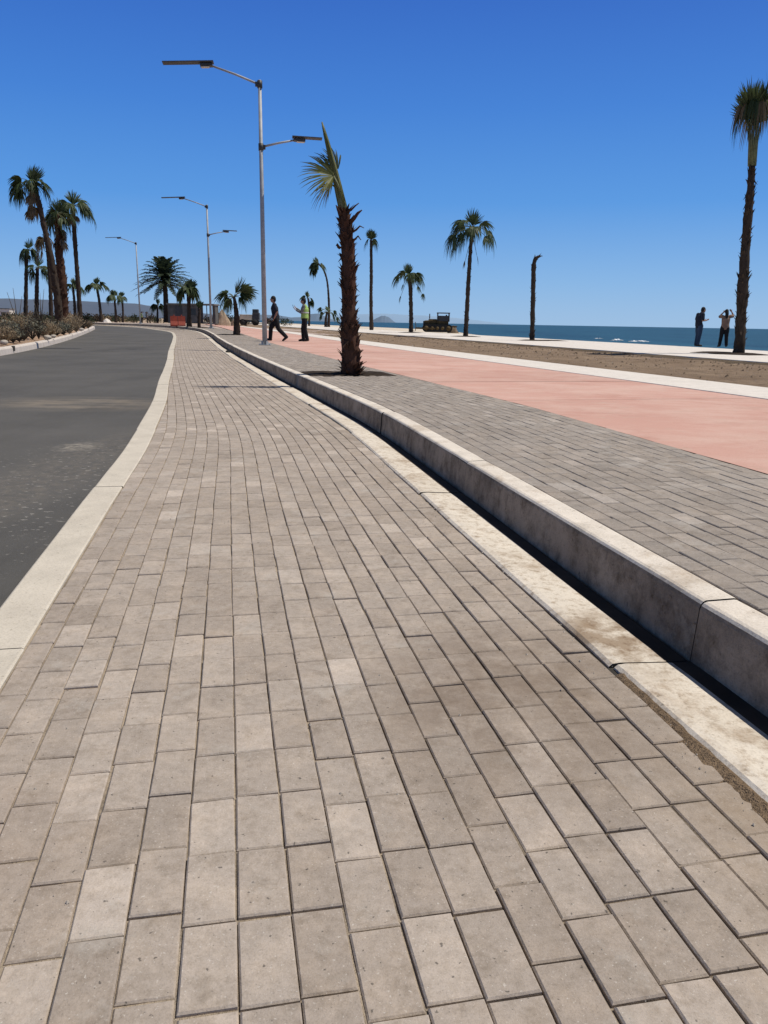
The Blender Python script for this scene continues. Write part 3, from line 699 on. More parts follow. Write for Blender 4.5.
# -- tall palm at the right edge with a tied-up tuft
t_, path = fan_palm('fan_palm', 'tall palm at the right edge of the promenade with a narrow tuft and shaggy trunk', [(738.5, 357), (740.5, 330), (743, 285), (746.5, 235), (750, 195), (752, 166)], [.26, .235, .22, .2, .175, .14], 26.2, [], .8, 190, .17, z0=UP)
top = path[-1]; off = Matrix.Translation(-path[0]); mb = MB()
tops = at(754.5, 119, 26.2)
for k in range(16):
    an = k / 16 * 6.28; o = Vector((math.cos(an), math.sin(an), 0)); mb.tube([top + o * .1, (top + tops) / 2 + o * .12, tops + o * rnd.uniform(.12, .25)], [.03, .024, .016], 5)
mb.build('leaf_stalks', M['petiole'], t_).data.transform(off)
for k in range(20):
    an = k / 20 * 6.28 + rnd.uniform(-.15, .15); e = rnd.uniform(40, 88); mb = MB(); b = tops + Vector((math.cos(an) * .13, math.sin(an) * .13, rnd.uniform(-.15, .35)))
    frond(mb, b, an, R(max(e, 63)), rnd.uniform(.1, .4), rnd.uniform(.72, .98), rnd.uniform(.3, .6), 20, 115, 0, 1, sag=.05)
    mb.build('frond', [M['frond'], M['petiole']], t_).data.transform(off)
for k in range(12):
    an = k / 12 * 6.28; mb = MB(); b = tops + Vector((math.cos(an) * .16, math.sin(an) * .16, .25))
    frond(mb, b + Vector((0, 0, .35)), an, R(rnd.uniform(0, 35)), .15, rnd.uniform(.55, .75), 1.4, 16, 90, 0, 1, sag=.5)
    mb.build('frond', [M['frond' if k % 3 else 'frond_dry'], M['petiole']], t_).data.transform(off)
big_base = path[0]

# -- promenade palms
sz = lambda X, Y: UP + .02
t_, path = fan_palm('palm_stump', 'headless palm trunk with its tip bent to the right, on the promenade', [(532, 341.5), (532.6, 318), (533.2, 290), (533.6, 270), (534.5, 261), (537, 257.5), (540.5, 256)], [.19, .175, .165, .18, .15, .12, .07], 43.2, [], .5, 110, .14)
t_, path = fan_palm('fan_palm', 'tall palm with wide drooping tattered fans between the bulldozer and the headless trunk', [(465.5, 337), (467, 310), (468.5, 280), (470.5, 250), (472, 228)], [.24, .2, .18, .165, .13], 52.5,
    [(180, 22, .9, 1., .9), (195, -2, 1.2, 1., 1.0), (170, -28, 1.1, .9, .9), (150, 50, 1., 1, .6), (10, 12, 1.1, 1, 1.0), (-15, -12, .9, .8, .9), (25, 45, 1., 1., .5), (90, 80, 1.1, 1.05, .3), (-90, 60, .7, .95, .6), (270, 20, .9, .9, .9), (75, 30, .9, .9, .8), (0, 66, 1., .9, .4), (215, 40, 1.2, .9, .8)], .98, 110, .12)
mb = MB(); b = path[-1] - Vector((0, 0, .3)); off = Matrix.Translation(-path[0])
for k, (az, el) in enumerate(((0, -70), (180, -72))):
    mb = MB(); frond(mb, b - Vector((0, 0, .3 * k)), R(az), R(el), 1.1, .55, .4, 12, 100, 0, 1); mb.build('dead_frond', [M['frond_dry'], M['petiole']], t_).data.transform(off)
t_, path = fan_palm('fan_palm', 'small palm with a rounded crown and hanging fans left of the bulldozer', [(411, 333), (411, 312), (410.5, 290), (409.5, 275)], [.26, .22, .22, .26], 68,
    [(180, 14, .9, .95, .8), (160, 40, .6, .95, .6), (100, 75, .7, 1, .3), (20, 35, .7, .95, .6), (0, 8, .8, .9, .9), (270, 35, .5, .9, .8), (80, 20, .7, .9, .8), (195, -60, 1.4, .6, .5), (-5, -42, 1.5, .6, .5), (220, 60, .6, .9, .5)], 1.0, 60, .14)
fan_palm('fan_palm', 'very slender palm with a small closed tuft, left of the small round-crowned palm', [(371.5, 330.5), (371, 300), (371.3, 270), (371, 240)], [.3, .24, .22, .17], 84,
    [(180, 70, .4, 1, .7), (0, 72, .4, 1, .7), (90, 85, .9, 1., .3), (270, 78, .6, 1, .6), (160, 40, .3, .9, 1.2), (15, 35, .3, .9, 1.2), (200, 82, 1.1, .8, .4), (30, 80, .8, .9, .4)], .95, 50, .16)
fan_palm('fan_palm', 'windswept palm with its thin trunk bowed to the left at the top', [(328.5, 327), (329, 310), (328.3, 292), (326.5, 278), (323, 269), (318.5, 264)], [.27, .2, .17, .15, .14, .12], 100,
    [(180, 30, .3, 1, .5), (170, 5, .3, 1, .9), (190, -30, .2, .9, .9), (200, 60, .2, .8, .5), (180, -60, .2, .8, .6), (160, 20, .3, .9, .7), (175, -20, .5, 1, .8), (150, 45, .4, .9, .6), (0, 30, .3, .8, .9)], 1.2, 20, .16, parts=False)
fan_palm('fan_palm', 'small distant palm with two short tufts right behind the worker in the lime vest', [(309, 326), (309.3, 310), (308, 298)], [.22, .2, .16], 108,
    [(180, 45, .5, 1, .6), (0, 10, .4, .9, .9), (170, 10, .4, .9, .9), (90, 70, .5, 1, .4), (10, -40, .6, .8, .6), (200, 75, .4, .9, .3)], .9, 14, .14, parts=False)
fan_palm('fan_palm', 'low bushy palm at the foot of the windswept bowed palm', [(325.5, 327), (326, 318), (327, 312)], [.22, .2, .16], 96,
    [(180, 50, 1., .8, .6), (170, 20, .6, .6, .8), (0, 30, .9, .8, .7), (10, -10, 1.2, .8, .7), (90, 60, .7, .8, .5), (190, -20, .7, .7, .6), (-30, 5, 1.1, .7, .7)], .85, 10, .14, parts=False)
# -- small palms beside the street
t_, path = fan_palm('fan_palm', 'short palm with two upright tufts, in the pavement left of the near lamp post', [(236.7, 335), (236.6, 318), (235.5, 306), (234, 297)], [.25, .19, .13, .10], 41.8,
    [(178, 40, .45, 1.05, .5), (195, 22, .35, .95, .9), (165, 48, .5, 1.05, .4), (5, 50, .55, 1.15, .15), (-12, 50, .7, 1.15, .2), (20, 49, .5, 1.1, .3), (0, 70, 1.0, 1.1, .2), (200, -15, .25, .8, 1.0), (350, 20, .3, .8, 1.)], .80, 40, .12, dense=.25)
fan_palm('fan_palm', 'short dark palm beside the red barrier with a loose drooping crown', [(189.3, 327.5), (189, 310), (188.2, 290)], [.30, .2, .13], 63.5,
    [(180, 40, .4, 1, .8), (0, 35, .5, 1, .9), (90, 70, .5, 1, .4), (195, 5, .4, .9, 1.0), (-15, -5, .5, .9, 1.), (270, 50, .4, .9, .6), (60, 20, .5, .9, .9), (10, 65, .5, 1, .5)], .9, 30, .14, parts=False)
fan_palm('palm_stump', 'thin dark bare palm trunk with pointed top left of the second lamp post', [(199, 328.5), (199.2, 318), (199.6, 308)], [.17, .15, .1], 60, [(90, 85, .2, .7, .2), (0, 75, .1, .5, .6), (180, 70, .1, .5, .6)], .8, 26, .12, parts=False)
# -- palms on the planted island and beyond
GI = 'island palms behind the dry shrubs'
fan_palm('fan_palm', 'tallest island palm leaning left, ragged spreading crown above a thick trunk', [(60, 326), (56.5, 292), (50.5, 255), (43, 222), (37, 196), (32, 184)], [.36, .3, .25, .22, .2, .15], 49,
    [(180, 25, .8, 1, .7), (165, 5, .9, 1, .9), (190, 45, .8, 1, .5), (200, -15, .6, .9, .9), (90, 70, .7, 1, .4), (60, 40, .8, 1, .6), (20, 70, 1.0, 1, .4), (-10, 40, .6, 1, .7), (270, 40, .5, .95, .7), (0, 5, .6, .9, .9), (120, 30, .6, .9, .8)], .92, 150, .2, skirt=(8, 1.2), group=None)
fan_palm('fan_palm', 'thick shaggy island palm with a pale dead frond, middle of the three tall ones', [(63, 326), (62.5, 290), (59.5, 255), (58, 225), (57.5, 214)], [.47, .43, .33, .22, .16], 51,
    [(180, 15, .5, .9, .9), (0, 20, .7, .9, .8), (150, 55, .5, .9, .5), (20, 65, .6, .9, .4), (90, 80, .6, .9, .3), (270, 30, .5, .9, .8), (200, -20, .4, .9, .9), (-15, -15, .5, .9, .9), (60, 40, .5, .9, .6)], .92, 190, .22, bark_m='bark_red', skirt=(10, 1.6))
fan_palm('fan_palm', 'right one of the three tall island palms, slim trunk leaning a little left', [(80.5, 323), (78.5, 290), (75.5, 250), (73.3, 215), (72.5, 206)], [.25, .2, .19, .17, .13], 54,
    [(180, 25, .6, .9, .8), (165, 50, .6, 1, .5), (0, 25, .7, 1, .9), (15, 5, .9, 1, .9), (-10, 45, .7, 1, .6), (90, 75, .6, 1, .3), (270, 35, .5, .9, .8), (195, 0, .5, .9, 1.), (40, 30, .7, 1, .8), (20, 65, .8, .9, .4)], .92, 60, .14, skirt=(5, .6))
fan_palm('fan_palm', 'leftmost island palm, slim dark trunk with a narrow hanging tuft', [(25.5, 324), (26, 290), (26.5, 262), (28, 250)], [.24, .19, .17, .13], 62,
    [(180, 40, .3, 1, 1.2), (0, 45, .4, 1, 1.2), (200, 5, .3, .9, 1.2), (15, 0, .3, .9, 1.2), (90, 75, .5, 1, .5), (180, -50, .3, .9, .5), (270, 30, .3, .9, 1.)], .85, 30, .14)
fan_palm('fan_palm', 'island palm second from the left, lopsided crown with one stray dead stalk pointing right', [(36.5, 324), (36.8, 290), (37.5, 268)], [.24, .2, .15], 61,
    [(180, 50, .4, 1, .6), (170, 15, .4, .9, .9), (0, 40, .5, .9, .7), (20, -5, .5, .9, .9), (90, 75, .6, 1, .4), (200, -30, .3, .9, .9), (5, 12, 1.3, .25, .3)], .85, 30, .14)
fan_palm('fan_palm', 'half hidden slim island palm with drooping brown fronds, third from the left', [(51, 324), (50.5, 290), (48, 255), (45, 238)], [.22, .19, .17, .13], 60,
    [(180, 0, .3, 1, 1.1), (200, -30, .5, 1, .9), (170, 35, .3, .9, 1.), (185, -55, .9, .9, .5), (0, 20, .3, .8, 1.)], .8, 26, .14, leaf_m='frond_dry')
fan_palm('fan_palm', 'small palm beyond the island seen just left of the slim leaning palm', [(75.5, 321), (74.5, 303), (72.8, 286)], [.25, .2, .17], 88,
    [(180, 20, .8, 1, .8), (170, 50, .5, .9, .6), (0, 20, .7, 1, .9), (15, 55, .5, .9, .6), (90, 75, .5, .9, .4), (270, 40, .4, .9, .7)], .9, 14, .14, parts=False)
fan_palm('fan_palm', 'small palm leaning left with a flat spreading crown, beyond the end of the island kerb', [(101.5, 322), (99.5, 303), (96.5, 285)], [.28, .2, .17], 92,
    [(180, 20, .8, 1, .7), (170, 45, .5, .9, .6), (0, 20, .9, 1, .7), (15, 50, .6, .9, .6), (90, 75, .5, .9, .4), (270, 35, .5, .9, .7)], .9, 14, .14, parts=False)
fan_palm('fan_palm', 'smallest full-crowned palm far along the street, left of the far lamp post', [(116, 322.5), (115.5, 310), (114, 296)], [.26, .2, .17], 108,
    [(180, 25, .5, 1, .7), (170, 60, .5, .9, .6), (0, 25, .6, 1, .7), (90, 75, .5, .9, .4), (270, 30, .5, .9, .8), (200, -5, .5, .8, .9)], .95, 10, .14, parts=False)
fan_palm('fan_palm', 'thin far palm with a tiny tuft, nearest on the left of the far lamp post', [(123, 322.5), (122.8, 308), (121.5, 297)], [.22, .18, .15], 112,
    [(180, 40, .3, .9, .8), (0, 30, .3, .9, .8), (90, 75, .3, .9, .4), (185, -20, .3, .8, .9)], .85, 8, .14, parts=False)

# -- date palm with feather leaves
def feather(mb, base, az, el, L, sag, m=0):
    d = Vector((math.cos(az) * math.cos(el), math.sin(az) * math.cos(el), math.sin(el))); P = []; n = 12
    for i in range(n + 1):
        t_ = i / n; P.append(base + d * (L * t_) - Vector((0, 0, sag * L * t_ ** 2.2)))
    mb.tube(P, [.03 - .024 * i / n for i in range(n + 1)], 4, m, False)
    for i in range(2, n * 3):
        t_ = i / (n * 3); x = t_ * n; j = min(n - 1, int(x)); p = P[j].lerp(P[j + 1], x - j); tg = (P[j + 1] - P[j]).normalized(); sd = tg.cross(Vector((0, 0, 1))).normalized(); nn = sd.cross(tg)
        for s_ in (-1, 1):
            l = .62 * math.sin(math.pi * min(1, .18 + t_ * .82)) ** .7 * rnd.uniform(.8, 1.1)
            dr = (sd * s_ * .8 + tg * .55 + nn * rnd.uniform(.0, .45) - Vector((0, 0, .15))).normalized(); w = .06
            q = p + dr * l * .5; e = p + dr * l - Vector((0, 0, .12 * l))
            mb.add([p - tg * w * .6, p + tg * w * .6, q + tg * w, e, q - tg * w], [(0, 1, 2, 4), (4, 2, 3)], m)
Yd = 93; base = at(166.3, 322.5, Yd); top = at(164.5, 277, Yd)
dp = thing('date_palm', base, 'broad feather-leaved date palm with a round crown beside the far lamp post', 'palm tree'); off = Matrix.Translation(-base)
mb, _, _ = trunk_mesh([base, base.lerp(top, .5) + Vector((.05, 0, 0)), top], [.33, .29, .27], 120, .16); mb.build('trunk', M['bark'], dp).data.transform(off)
for k in range(72):
    an = (k * 137.5 + rnd.uniform(-8, 8)) % 360; e = 80 - 100 * (k / 71) ** .9; mb = MB()
    feather(mb, top + Vector((0, 0, -.0 - .5 * k / 71)), R(an), R(e), rnd.uniform(3.5, 4.1), .34 + .16 * rnd.random() if e > 10 else .26)
    mb.build('frond', M['date'], dp).data.transform(off)
fan_palm('fan_palm', 'low young palm under the left side of the date palm', [(157.5, 323), (157.5, 314), (157.3, 305)], [.2, .16, .12], 96, [(180, 35, .4, 1, .8), (0, 35, .4, 1, .8), (90, 70, .4, 1, .4), (200, 5, .3, .9, 1.), (-20, 5, .3, .9, 1.)], .85, 8, .14, parts=False)

# ------------------------------------------------------------------ solar street lamps
def lamp(loc, rz, arms, label, h=8.45):
    g_ = thing('street_lamp', loc, label, 'street lamp', 'solar street lamps along the kerb', rz)
    mb = MB(); mb.tube([(0, 0, .02), (0, 0, h * .5), (0, 0, h)], [.088, .072, .055], 16); mb.tube([(0, 0, h - .03), (0, 0, h + .06)], [.062, .05], 12); mb.build('pole', M['galv'], g_)
    mb = MB(); mb.box((0, 0, .012), (.42, .42, .024), bev=.004)
    for a in range(4): mb.box((.06 * math.cos(a * 1.571 + .785) * 2, .06 * math.sin(a * 1.571 + .785) * 2, .08), (.012, .1, .12), Matrix.Rotation(a * 1.571 + .785, 3, 'Z'))
    for sx in (-1, 1):
        for sy in (-1, 1): mb.tube([(sx * .16, sy * .16, .024), (sx * .16, sy * .16, .075)], .018, 6)
    mb.build('base_plate', M['galv'], g_)
    for (sx, z, al, rise, pl, tilt) in arms:
        mb = MB(); mb.tube([(0, 0, z - .13), (0, 0, z + .09)], .085, 12); mb.box((sx * .1, 0, z - .02), (.1, .09, .14), bev=.01); mb.build('clamp', M['darkmetal'], g_)
        e = (sx * al, 0, z + rise); mb = MB(); mb.tube([(sx * .08, 0, z), (sx * al * .5, 0, z + rise * .52), e], [.036, .034, .03], 10); mb.build('arm', M['galv'], g_)
        rot = Matrix.Rotation(-sx * R(tilt), 3, 'Y'); c = Vector(e) + rot @ Vector((sx * (pl / 2 - .12), 0, .085))
        mb = MB(); mb.box(c, (pl, .34, .03), rot, 0, .006)
        nc = max(4, int(pl / .17))
        for i in range(nc):
            for j in range(2): mb.box(c + rot @ Vector((-pl / 2 + pl * (i + .5) / nc, (-.083 if j else .083), .017)), (pl / nc - .02, .15, .004), rot, 1)
        mb.build('solar_panel', [M['panelback'], M['panelcell']], g_)
        hc = Vector(e) + rot @ Vector((sx * .12, 0, .0)); mb = MB(); mb.box(hc, (.40, .24, .08), rot, 0, .015); mb.box(hc + rot @ Vector((sx * .04, 0, -.058)), (.26, .18, .012), rot, 1); mb.build('lamp_head', [M['darkmetal'], M['led']], g_)
    return g_
ARMS = [(-1, 8.40, 1.58, .46, 1.62, -4), (1, 6.50, 1.16, .25, 1.0, -1)]
lamp(on(-4.33, 27.9), R(8), ARMS, 'tall grey solar street lamp nearest the camera, its pole beside the man in dark clothes')
lamp(on(-12.9, 57.9), R(10), ARMS, 'middle solar street lamp, grey pole rising beside the dark kiosk')
lamp(on(-27.15, 87), R(14), ARMS[:1], 'farthest solar street lamp, single arm, left of the feathery date palm')

# ------------------------------------------------------------------ people
def remesh(mb, name, mat, parent, voxel, sm=2):
    me = bpy.data.meshes.new(name); me.from_pydata(mb.v, [], mb.f); me.update()
    o = bpy.data.objects.new(name, me); C.objects.link(o)
    md = o.modifiers.new('r', 'REMESH'); md.mode = 'VOXEL'; md.voxel_size = voxel; md.use_smooth_shade = True
    ms = o.modifiers.new('s', 'SMOOTH'); ms.iterations = sm; ms.factor = .5
    dg = bpy.context.evaluated_depsgraph_get(); dg.update(); new = bpy.data.meshes.new_from_object(o.evaluated_get(dg))
    o.modifiers.clear(); o.data = new; new.name = name
    if not new.materials: new.materials.append(mat)
    else: new.materials[0] = mat
    o.parent = parent; return o
def limb(mb, pts, rads, side=None, n=12):
    mb.tube(pts, rads, n, 0, True, True, side)
    for p, r in zip(pts, rads):
        rr = min(r) if isinstance(r, tuple) else r; mb.ball(p, rr * .98, 10)
def hand(mb, wr, dr, nrm, curl=.5, left=1):
    d = Vector(dr).normalized(); n = Vector(nrm); n = (n - d * n.dot(d)).normalized(); s = d.cross(n) * left; W_ = Vector(wr)
    mb.tube([W_, W_ + d * .04, W_ + d * .095], [(.026, .02), (.042, .016), (.04, .014)], 8, 0, True, True, tuple(s))
    for i, (o, L) in enumerate(((-.03, .068), (-.01, .078), (.01, .073), (.029, .057))):
        b = W_ + d * .085 + s * o; c1 = (d + n * curl * .5).normalized(); c2 = (d + n * curl * 1.6).normalized()
        mb.tube([b, b + c1 * L * .5, b + c1 * L * .5 + c2 * L * .5], [.0095, .0088, .007], 6)
    b = W_ + d * .03 - s * .03; c1 = (d * .6 - s * .8 + n * .3).normalized(); c2 = (d * .9 - s * .25 + n * .4).normalized(); mb.tube([b, b + c1 * .035, b + c1 * .035 + c2 * .03], [.013, .011, .008], 6)

def person(loc, rz, label, J, top, bottom, hair='short', vest=False, long_sleeve=False, scale=1., shoes='shoe', voxel=.0085, phone=None, lean=0.):
    """local frame: +X is forward, +Y the person's left, Z up; J = joint positions"""
    g_ = thing('person', loc, label, 'person', None, rz); g_.scale = (scale,) * 3
    V = lambda k: Vector(J[k])
    side = (0, 1, 0)
    b = MB()
    pel, waist, chest, neck, head = V('pelvis'), V('waist'), V('chest'), V('neck'), V('head')
    limb(b, [pel - Vector((0, 0, .06)), pel, waist, chest, chest.lerp(neck, .55)], [(.15, .11), (.165, .115), (.14, .10), (.165, .115), (.13, .085)], side, 16)
    limb(b, [chest.lerp(neck, .5), neck, head - Vector((0, 0, .07))], [.07, .056, .055])
    b.ball(head, (.098, .076, .118), 16); b.ball(head + Vector((.03, 0, -.07)), (.058, .052, .055), 12)
    b.ball(head + Vector((.1, 0, -.018)), (.022, .014, .02), 8); b.ball(head + Vector((.085, 0, -.062)), (.018, .026, .010), 8)
    for s_ in (-1, 1): b.ball(head + Vector((-.005, s_ * .078, -.01)), (.02, .012, .032), 8)
    for s_, k in ((1, 'l'), (-1, 'r')):
        sh, el, wr = V('sh_' + k), V('el_' + k), V('wr_' + k); hp, kn, an = V('hip_' + k), V('kn_' + k), V('an_' + k)
        limb(b, [chest.lerp(neck, .3).lerp(sh, .4), sh, sh.lerp(el, .45), el, el.lerp(wr, .4), wr], [.06, .062, .05, .041, .04, .027])
        hand(b, wr, (wr - el) if 'hd_' + k not in J else J['hd_' + k], J.get('hn_' + k, (1, 0, 0)), .7, s_)
        limb(b, [pel.lerp(hp, .6), hp, hp.lerp(kn, .5), kn, kn.lerp(an, .35), an], [.09, .092, .078, .055, .056, .038])
        f = V('toe_' + k) - an; limb(b, [an - Vector((0, 0, .01)), an + f * .5 + Vector((0, 0, .005)), an + f], [.04, .04, .03])
    remesh(b, 'body', M['skin'], g_, voxel)
    # shirt
    t_ = MB(); limb(t_, [pel + Vector((0, 0, -.03)), pel + Vector((0, 0, .05)), waist, chest, chest.lerp(neck, .62)], [(.19, .145), (.19, .148), (.178, .135), (.198, .148), (.125, .09)], side, 16)
    for k in 'lr':
        sh, el, wr = V('sh_' + k), V('el_' + k), V('wr_' + k)
        if long_sleeve: limb(t_, [chest.lerp(neck, .3).lerp(sh, .4), sh, sh.lerp(el, .5), el, wr.lerp(el, .12)], [.072, .077, .064, .056, .042])
        else: limb(t_, [chest.lerp(neck, .3).lerp(sh, .4), sh, sh.lerp(el, .75)], [.078, .086, .078])
    remesh(t_, 'shirt', M[top], g_, .013)
    if vest:
        v_ = MB(); limb(v_, [pel + Vector((0, 0, .0)), waist, chest, chest.lerp(neck, .55)], [(.21, .165), (.20, .155), (.216, .166), (.135, .105)], side, 16)
        for k in 'lr': limb(v_, [chest.lerp(neck, .3).lerp(V('sh_' + k), .5), V('sh_' + k) * .9 + chest * .1], [.085, .088])
        ve = remesh(v_, 'vest', M['vest'], g_, .013)
        v_ = MB(); P = waist.lerp(chest, .25); v_.tube([P, P + (chest - waist).normalized() * .05], [(.212, .168), (.215, .17)], 20, 0, False, True, side); v_.build('reflective_stripe', M['silver'], ve)
    q = MB(); limb(q, [pel + Vector((0, 0, .04)), pel - Vector((0, 0, .05))], [(.172, .126), (.178, .13)], side, 16)
    for k in 'lr':
        hp, kn, an = V('hip_' + k), V('kn_' + k), V('an_' + k); limb(q, [pel.lerp(hp, .6), hp, hp.lerp(kn, .5), kn, kn.lerp(an, .5), an + (kn - an).normalized() * .03], [.118, .122, .108, .088, .082, .076])
    remesh(q, 'trousers', M[bottom], g_, .013)
    for k in 'lr':
        an = V('an_' + k); f = V('toe_' + k) - an; z_ = MB(); limb(z_, [an - f * .18 - Vector((0, 0, .015)), an + f * .3 - Vector((0, 0, .005)), an + f * 1.08], [.052, .054, .04]); remesh(z_, 'shoe', M[shoes], g_, .012)
    h_ = MB(); h_.ball(head + Vector((-.014, 0, .026)), (.103, .086, .112), 16); h_.ball(head + Vector((-.05, 0, -.02)), (.072, .08, .09), 12)
    if hair == 'long':
        limb(h_, [head + Vector((-.06, 0, .02)), head + Vector((-.11, 0, -.1)), chest + Vector((-.13, 0, .05))], [(.08, .06), (.085, .04), (.06, .025)], side)
    hr = remesh(h_, 'hair', M['hair'], g_, .012)
    # trim the face clear
    fw = MB()
    for s_ in (-1, 1): fw.ball(head + Vector((.094, s_ * .03, .008)), (.008, .011, .008), 8)
    fw.build('eyes', M['eye'], g_)
    return g_
def JJ(**kw):
    J = dict(pelvis=(0, 0, .93), waist=(0, 0, 1.08), chest=(.01, 0, 1.30), neck=(0, 0, 1.49), head=(.02, 0, 1.635),
             sh_l=(0, .19, 1.41), sh_r=(0, -.19, 1.41), el_l=(-.02, .23, 1.12), el_r=(-.02, -.23, 1.12), wr_l=(.06, .22, .87), wr_r=(.06, -.22, .87),
             hip_l=(0, .095, .90), hip_r=(0, -.095, .90), kn_l=(.02, .10, .49), kn_r=(.02, -.10, .49), an_l=(0, .10, .075), an_r=(0, -.10, .075), toe_l=(.17, .12, .04), toe_r=(.17, -.12, .04))
    J.update(kw); return J
# walker: long stride to the left
person(on(-4.60, 32.7), R(184), 'man in dark clothes striding left past the near lamp post', JJ(
    pelvis=(0, 0, .90), waist=(.02, 0, 1.05), chest=(.05, 0, 1.27), neck=(.06, 0, 1.455), head=(.10, 0, 1.60), sh_l=(.05, .19, 1.385), sh_r=(.05, -.19, 1.385),
    el_l=(-.06, .24, 1.11), wr_l=(.05, .22, .88), el_r=(.05, -.24, 1.10), wr_r=(.20, -.2, .90),
    hip_l=(.01, .095, .87), hip_r=(-.01, -.095, .87), kn_r=(.21, -.10, .50), an_r=(.24, -.1, .08), toe_r=(.41, -.11, .06), kn_l=(-.10, .1, .48), an_l=(-.41, .1, .17), toe_l=(-.28, .12, .05)), 'navy', 'black', scale=1.05, long_sleeve=False)
person(on(-3.48, 33.4), R(176), 'worker in a lime vest with raised hands, standing on the red path', JJ(
    chest=(.0, 0, 1.30), neck=(.02, 0, 1.49), head=(.06, 0, 1.625), el_r=(.16, -.24, 1.18), wr_r=(.38, -.14, 1.33), hd_r=(.6, .1, .6), hn_r=(-.5, 0, .7), el_l=(.10, .24, 1.15), wr_l=(.33, .14, 1.25), hd_l=(.7, -.1, .5), hn_l=(-.5, 0, .7),
    kn_l=(-.02, .10, .49), an_l=(-.12, .10, .075), toe_l=(.05, .13, .04), kn_r=(.10, -.10, .50), an_r=(.08, -.10, .075), toe_r=(.25, -.12, .04)), 'grey', 'black', hair='short', vest=True, long_sleeve=True, scale=1.02)
ph = MB(); ph.box((-3.48 - .47, 33.4 - .13, UP + W(-4, 33.4) + 1.42), (.012, .075, .15), Matrix.Rotation(R(-18), 3, 'Y'), 0, .004)
tag(ph.build('phone', M['phone']), 'dark phone held up in the hand of the worker in the lime vest', 'phone')
pm = at(697, 347, 36); pm.z = UP + .03
person(pm, R(12), 'man in navy shirt and blue jeans looking down at his phone on the promenade', JJ(
    pelvis=(-.03, 0, .93), waist=(-.05, 0, 1.08), chest=(-.02, 0, 1.30), neck=(.04, 0, 1.48), head=(.12, 0, 1.60), sh_l=(.0, .185, 1.40), sh_r=(.0, -.185, 1.40), el_l=(-.02, .25, 1.13), wr_l=(.24, .12, 1.16), el_r=(-.02, -.25, 1.13), wr_r=(.24, -.14, 1.15), hd_r=(.8, .25, .2), hn_r=(0, 0, 1), hd_l=(.8, -.25, .2), hn_l=(0, 0, 1),
    kn_l=(.02, .09, .49), an_l=(-.02, .09, .075), kn_r=(.0, -.09, .49), an_r=(-.05, -.09, .075), toe_l=(.15, .12, .04), toe_r=(.12, -.12, .04)), 'navy', 'jeans', scale=1.01, shoes='shoe')
ph = MB(); cph = pm + Matrix.Rotation(R(12), 3, 'Z') @ Vector((.37, 0, 1.20)); ph.box(cph, (.13, .07, .012), Matrix.Rotation(R(12), 3, 'Z') @ Matrix.Rotation(R(-30), 3, 'Y'), 0, .004)
tag(ph.build('phone', M['phone']), 'small phone held by the man in blue jeans', 'phone')
pw = at(722.5, 348.3, 35.6); pw.z = UP + .03
person(pw, R(80), 'dark-haired woman in peach top and black leggings with raised arms, on the promenade', JJ(
    el_l=(.22, .26, 1.42), wr_l=(.20, .10, 1.62), hd_l=(0, -.6, .6), hn_l=(-1, 0, 0), el_r=(.16, -.36, 1.46), wr_r=(.12, -.24, 1.66), hd_r=(0, .6, .6), hn_r=(-1, 0, 0), sh_l=(.02, .18, 1.42), sh_r=(.02, -.2, 1.43),
    kn_l=(.03, .12, .49), an_l=(.0, .16, .075), kn_r=(-.01, -.11, .49), an_r=(-.05, -.14, .075), toe_l=(.16, .19, .04), toe_r=(.12, -.17, .04)), 'peach', 'black', hair='long', scale=.94)
# two tiny workers far down the street
for (u, v, Y, rz, lab) in ((142, 322.5, 118, 40, 'far-off worker in a lime vest by the far lamp post, the left one of two'), (147.5, 322.5, 119, 200, 'far-off worker in dark clothes, the right one of the two past the far lamp post')):
    p = at(u, v, Y); p.z = at(u, 323, Y).z - .1; person(p, R(rz), lab, JJ(), 'grey', 'black', vest=(u < 145), voxel=.014)

# ------------------------------------------------------------------ street clutter and machines in the distance
p = on(-16.4, 68)
p = at(178, 326.3, 68); g_ = thing('traffic_barrier', p, 'red plastic traffic barrier standing on the pavement before the dark kiosk', 'barrier', None, R(20))
mb = MB(); pr = [(-.30, 0), (-.30, .12), (-.14, .42), (-.09, .85), (.09, .85), (.14, .42), (.30, .12), (.30, 0)]; n = len(pr)
for (x0, x1) in ((-.62, -.02), (.02, .62)):
    mb.add([(x0, y, z) for y, z in pr] + [(x1, y, z) for y, z in pr], [(i, (i + 1) % n, n + (i + 1) % n, n + i) for i in range(n)] + [tuple(reversed(range(n))), tuple(range(n, 2 * n))])
mb.build('barrier_body', M['redplastic'], g_)
mb = MB()
for x in (-.32, .32): mb.tube([(x, 0, .85), (x, 0, .95)], .06, 8)
mb.build('filler_cap', M['redplastic'], g_)

p = at(171, 323, 90); p2 = at(217, 323.4, 90); zb = p.z
g_ = thing('kiosk', ((p.x + p2.x) / 2, 90, zb), 'low dark grey flat-roofed kiosk, open on the right, beside the date palm', 'kiosk')
wd = (p2.x - p.x); mb = MB()
mb.box((-wd * .17, 0, 1.0), (wd * .64, 2.6, 2.0), None, 0, .01); mb.box((wd * .46, .4, 1.0), (wd * .06, 1.8, 2.0), None, 0, .01); mb.box((wd * .43, 1.2, 1.0), (wd * .12, .12, 2.0)); mb.build('wall', M['wallgrey'], g_)
mb = MB(); mb.box((-wd * .0, 0, 2.08), (wd * 1.02, 3.0, .16), None, 0, .02); mb.build('roof', M['roofgrey'], g_)
for x in (.2, .34): mb = MB(); mb.tube([(wd * x, -1.2, 0), (wd * x, -1.2, 2.0)], .05, 8); mb.build('post', M['wallgrey'], g_)
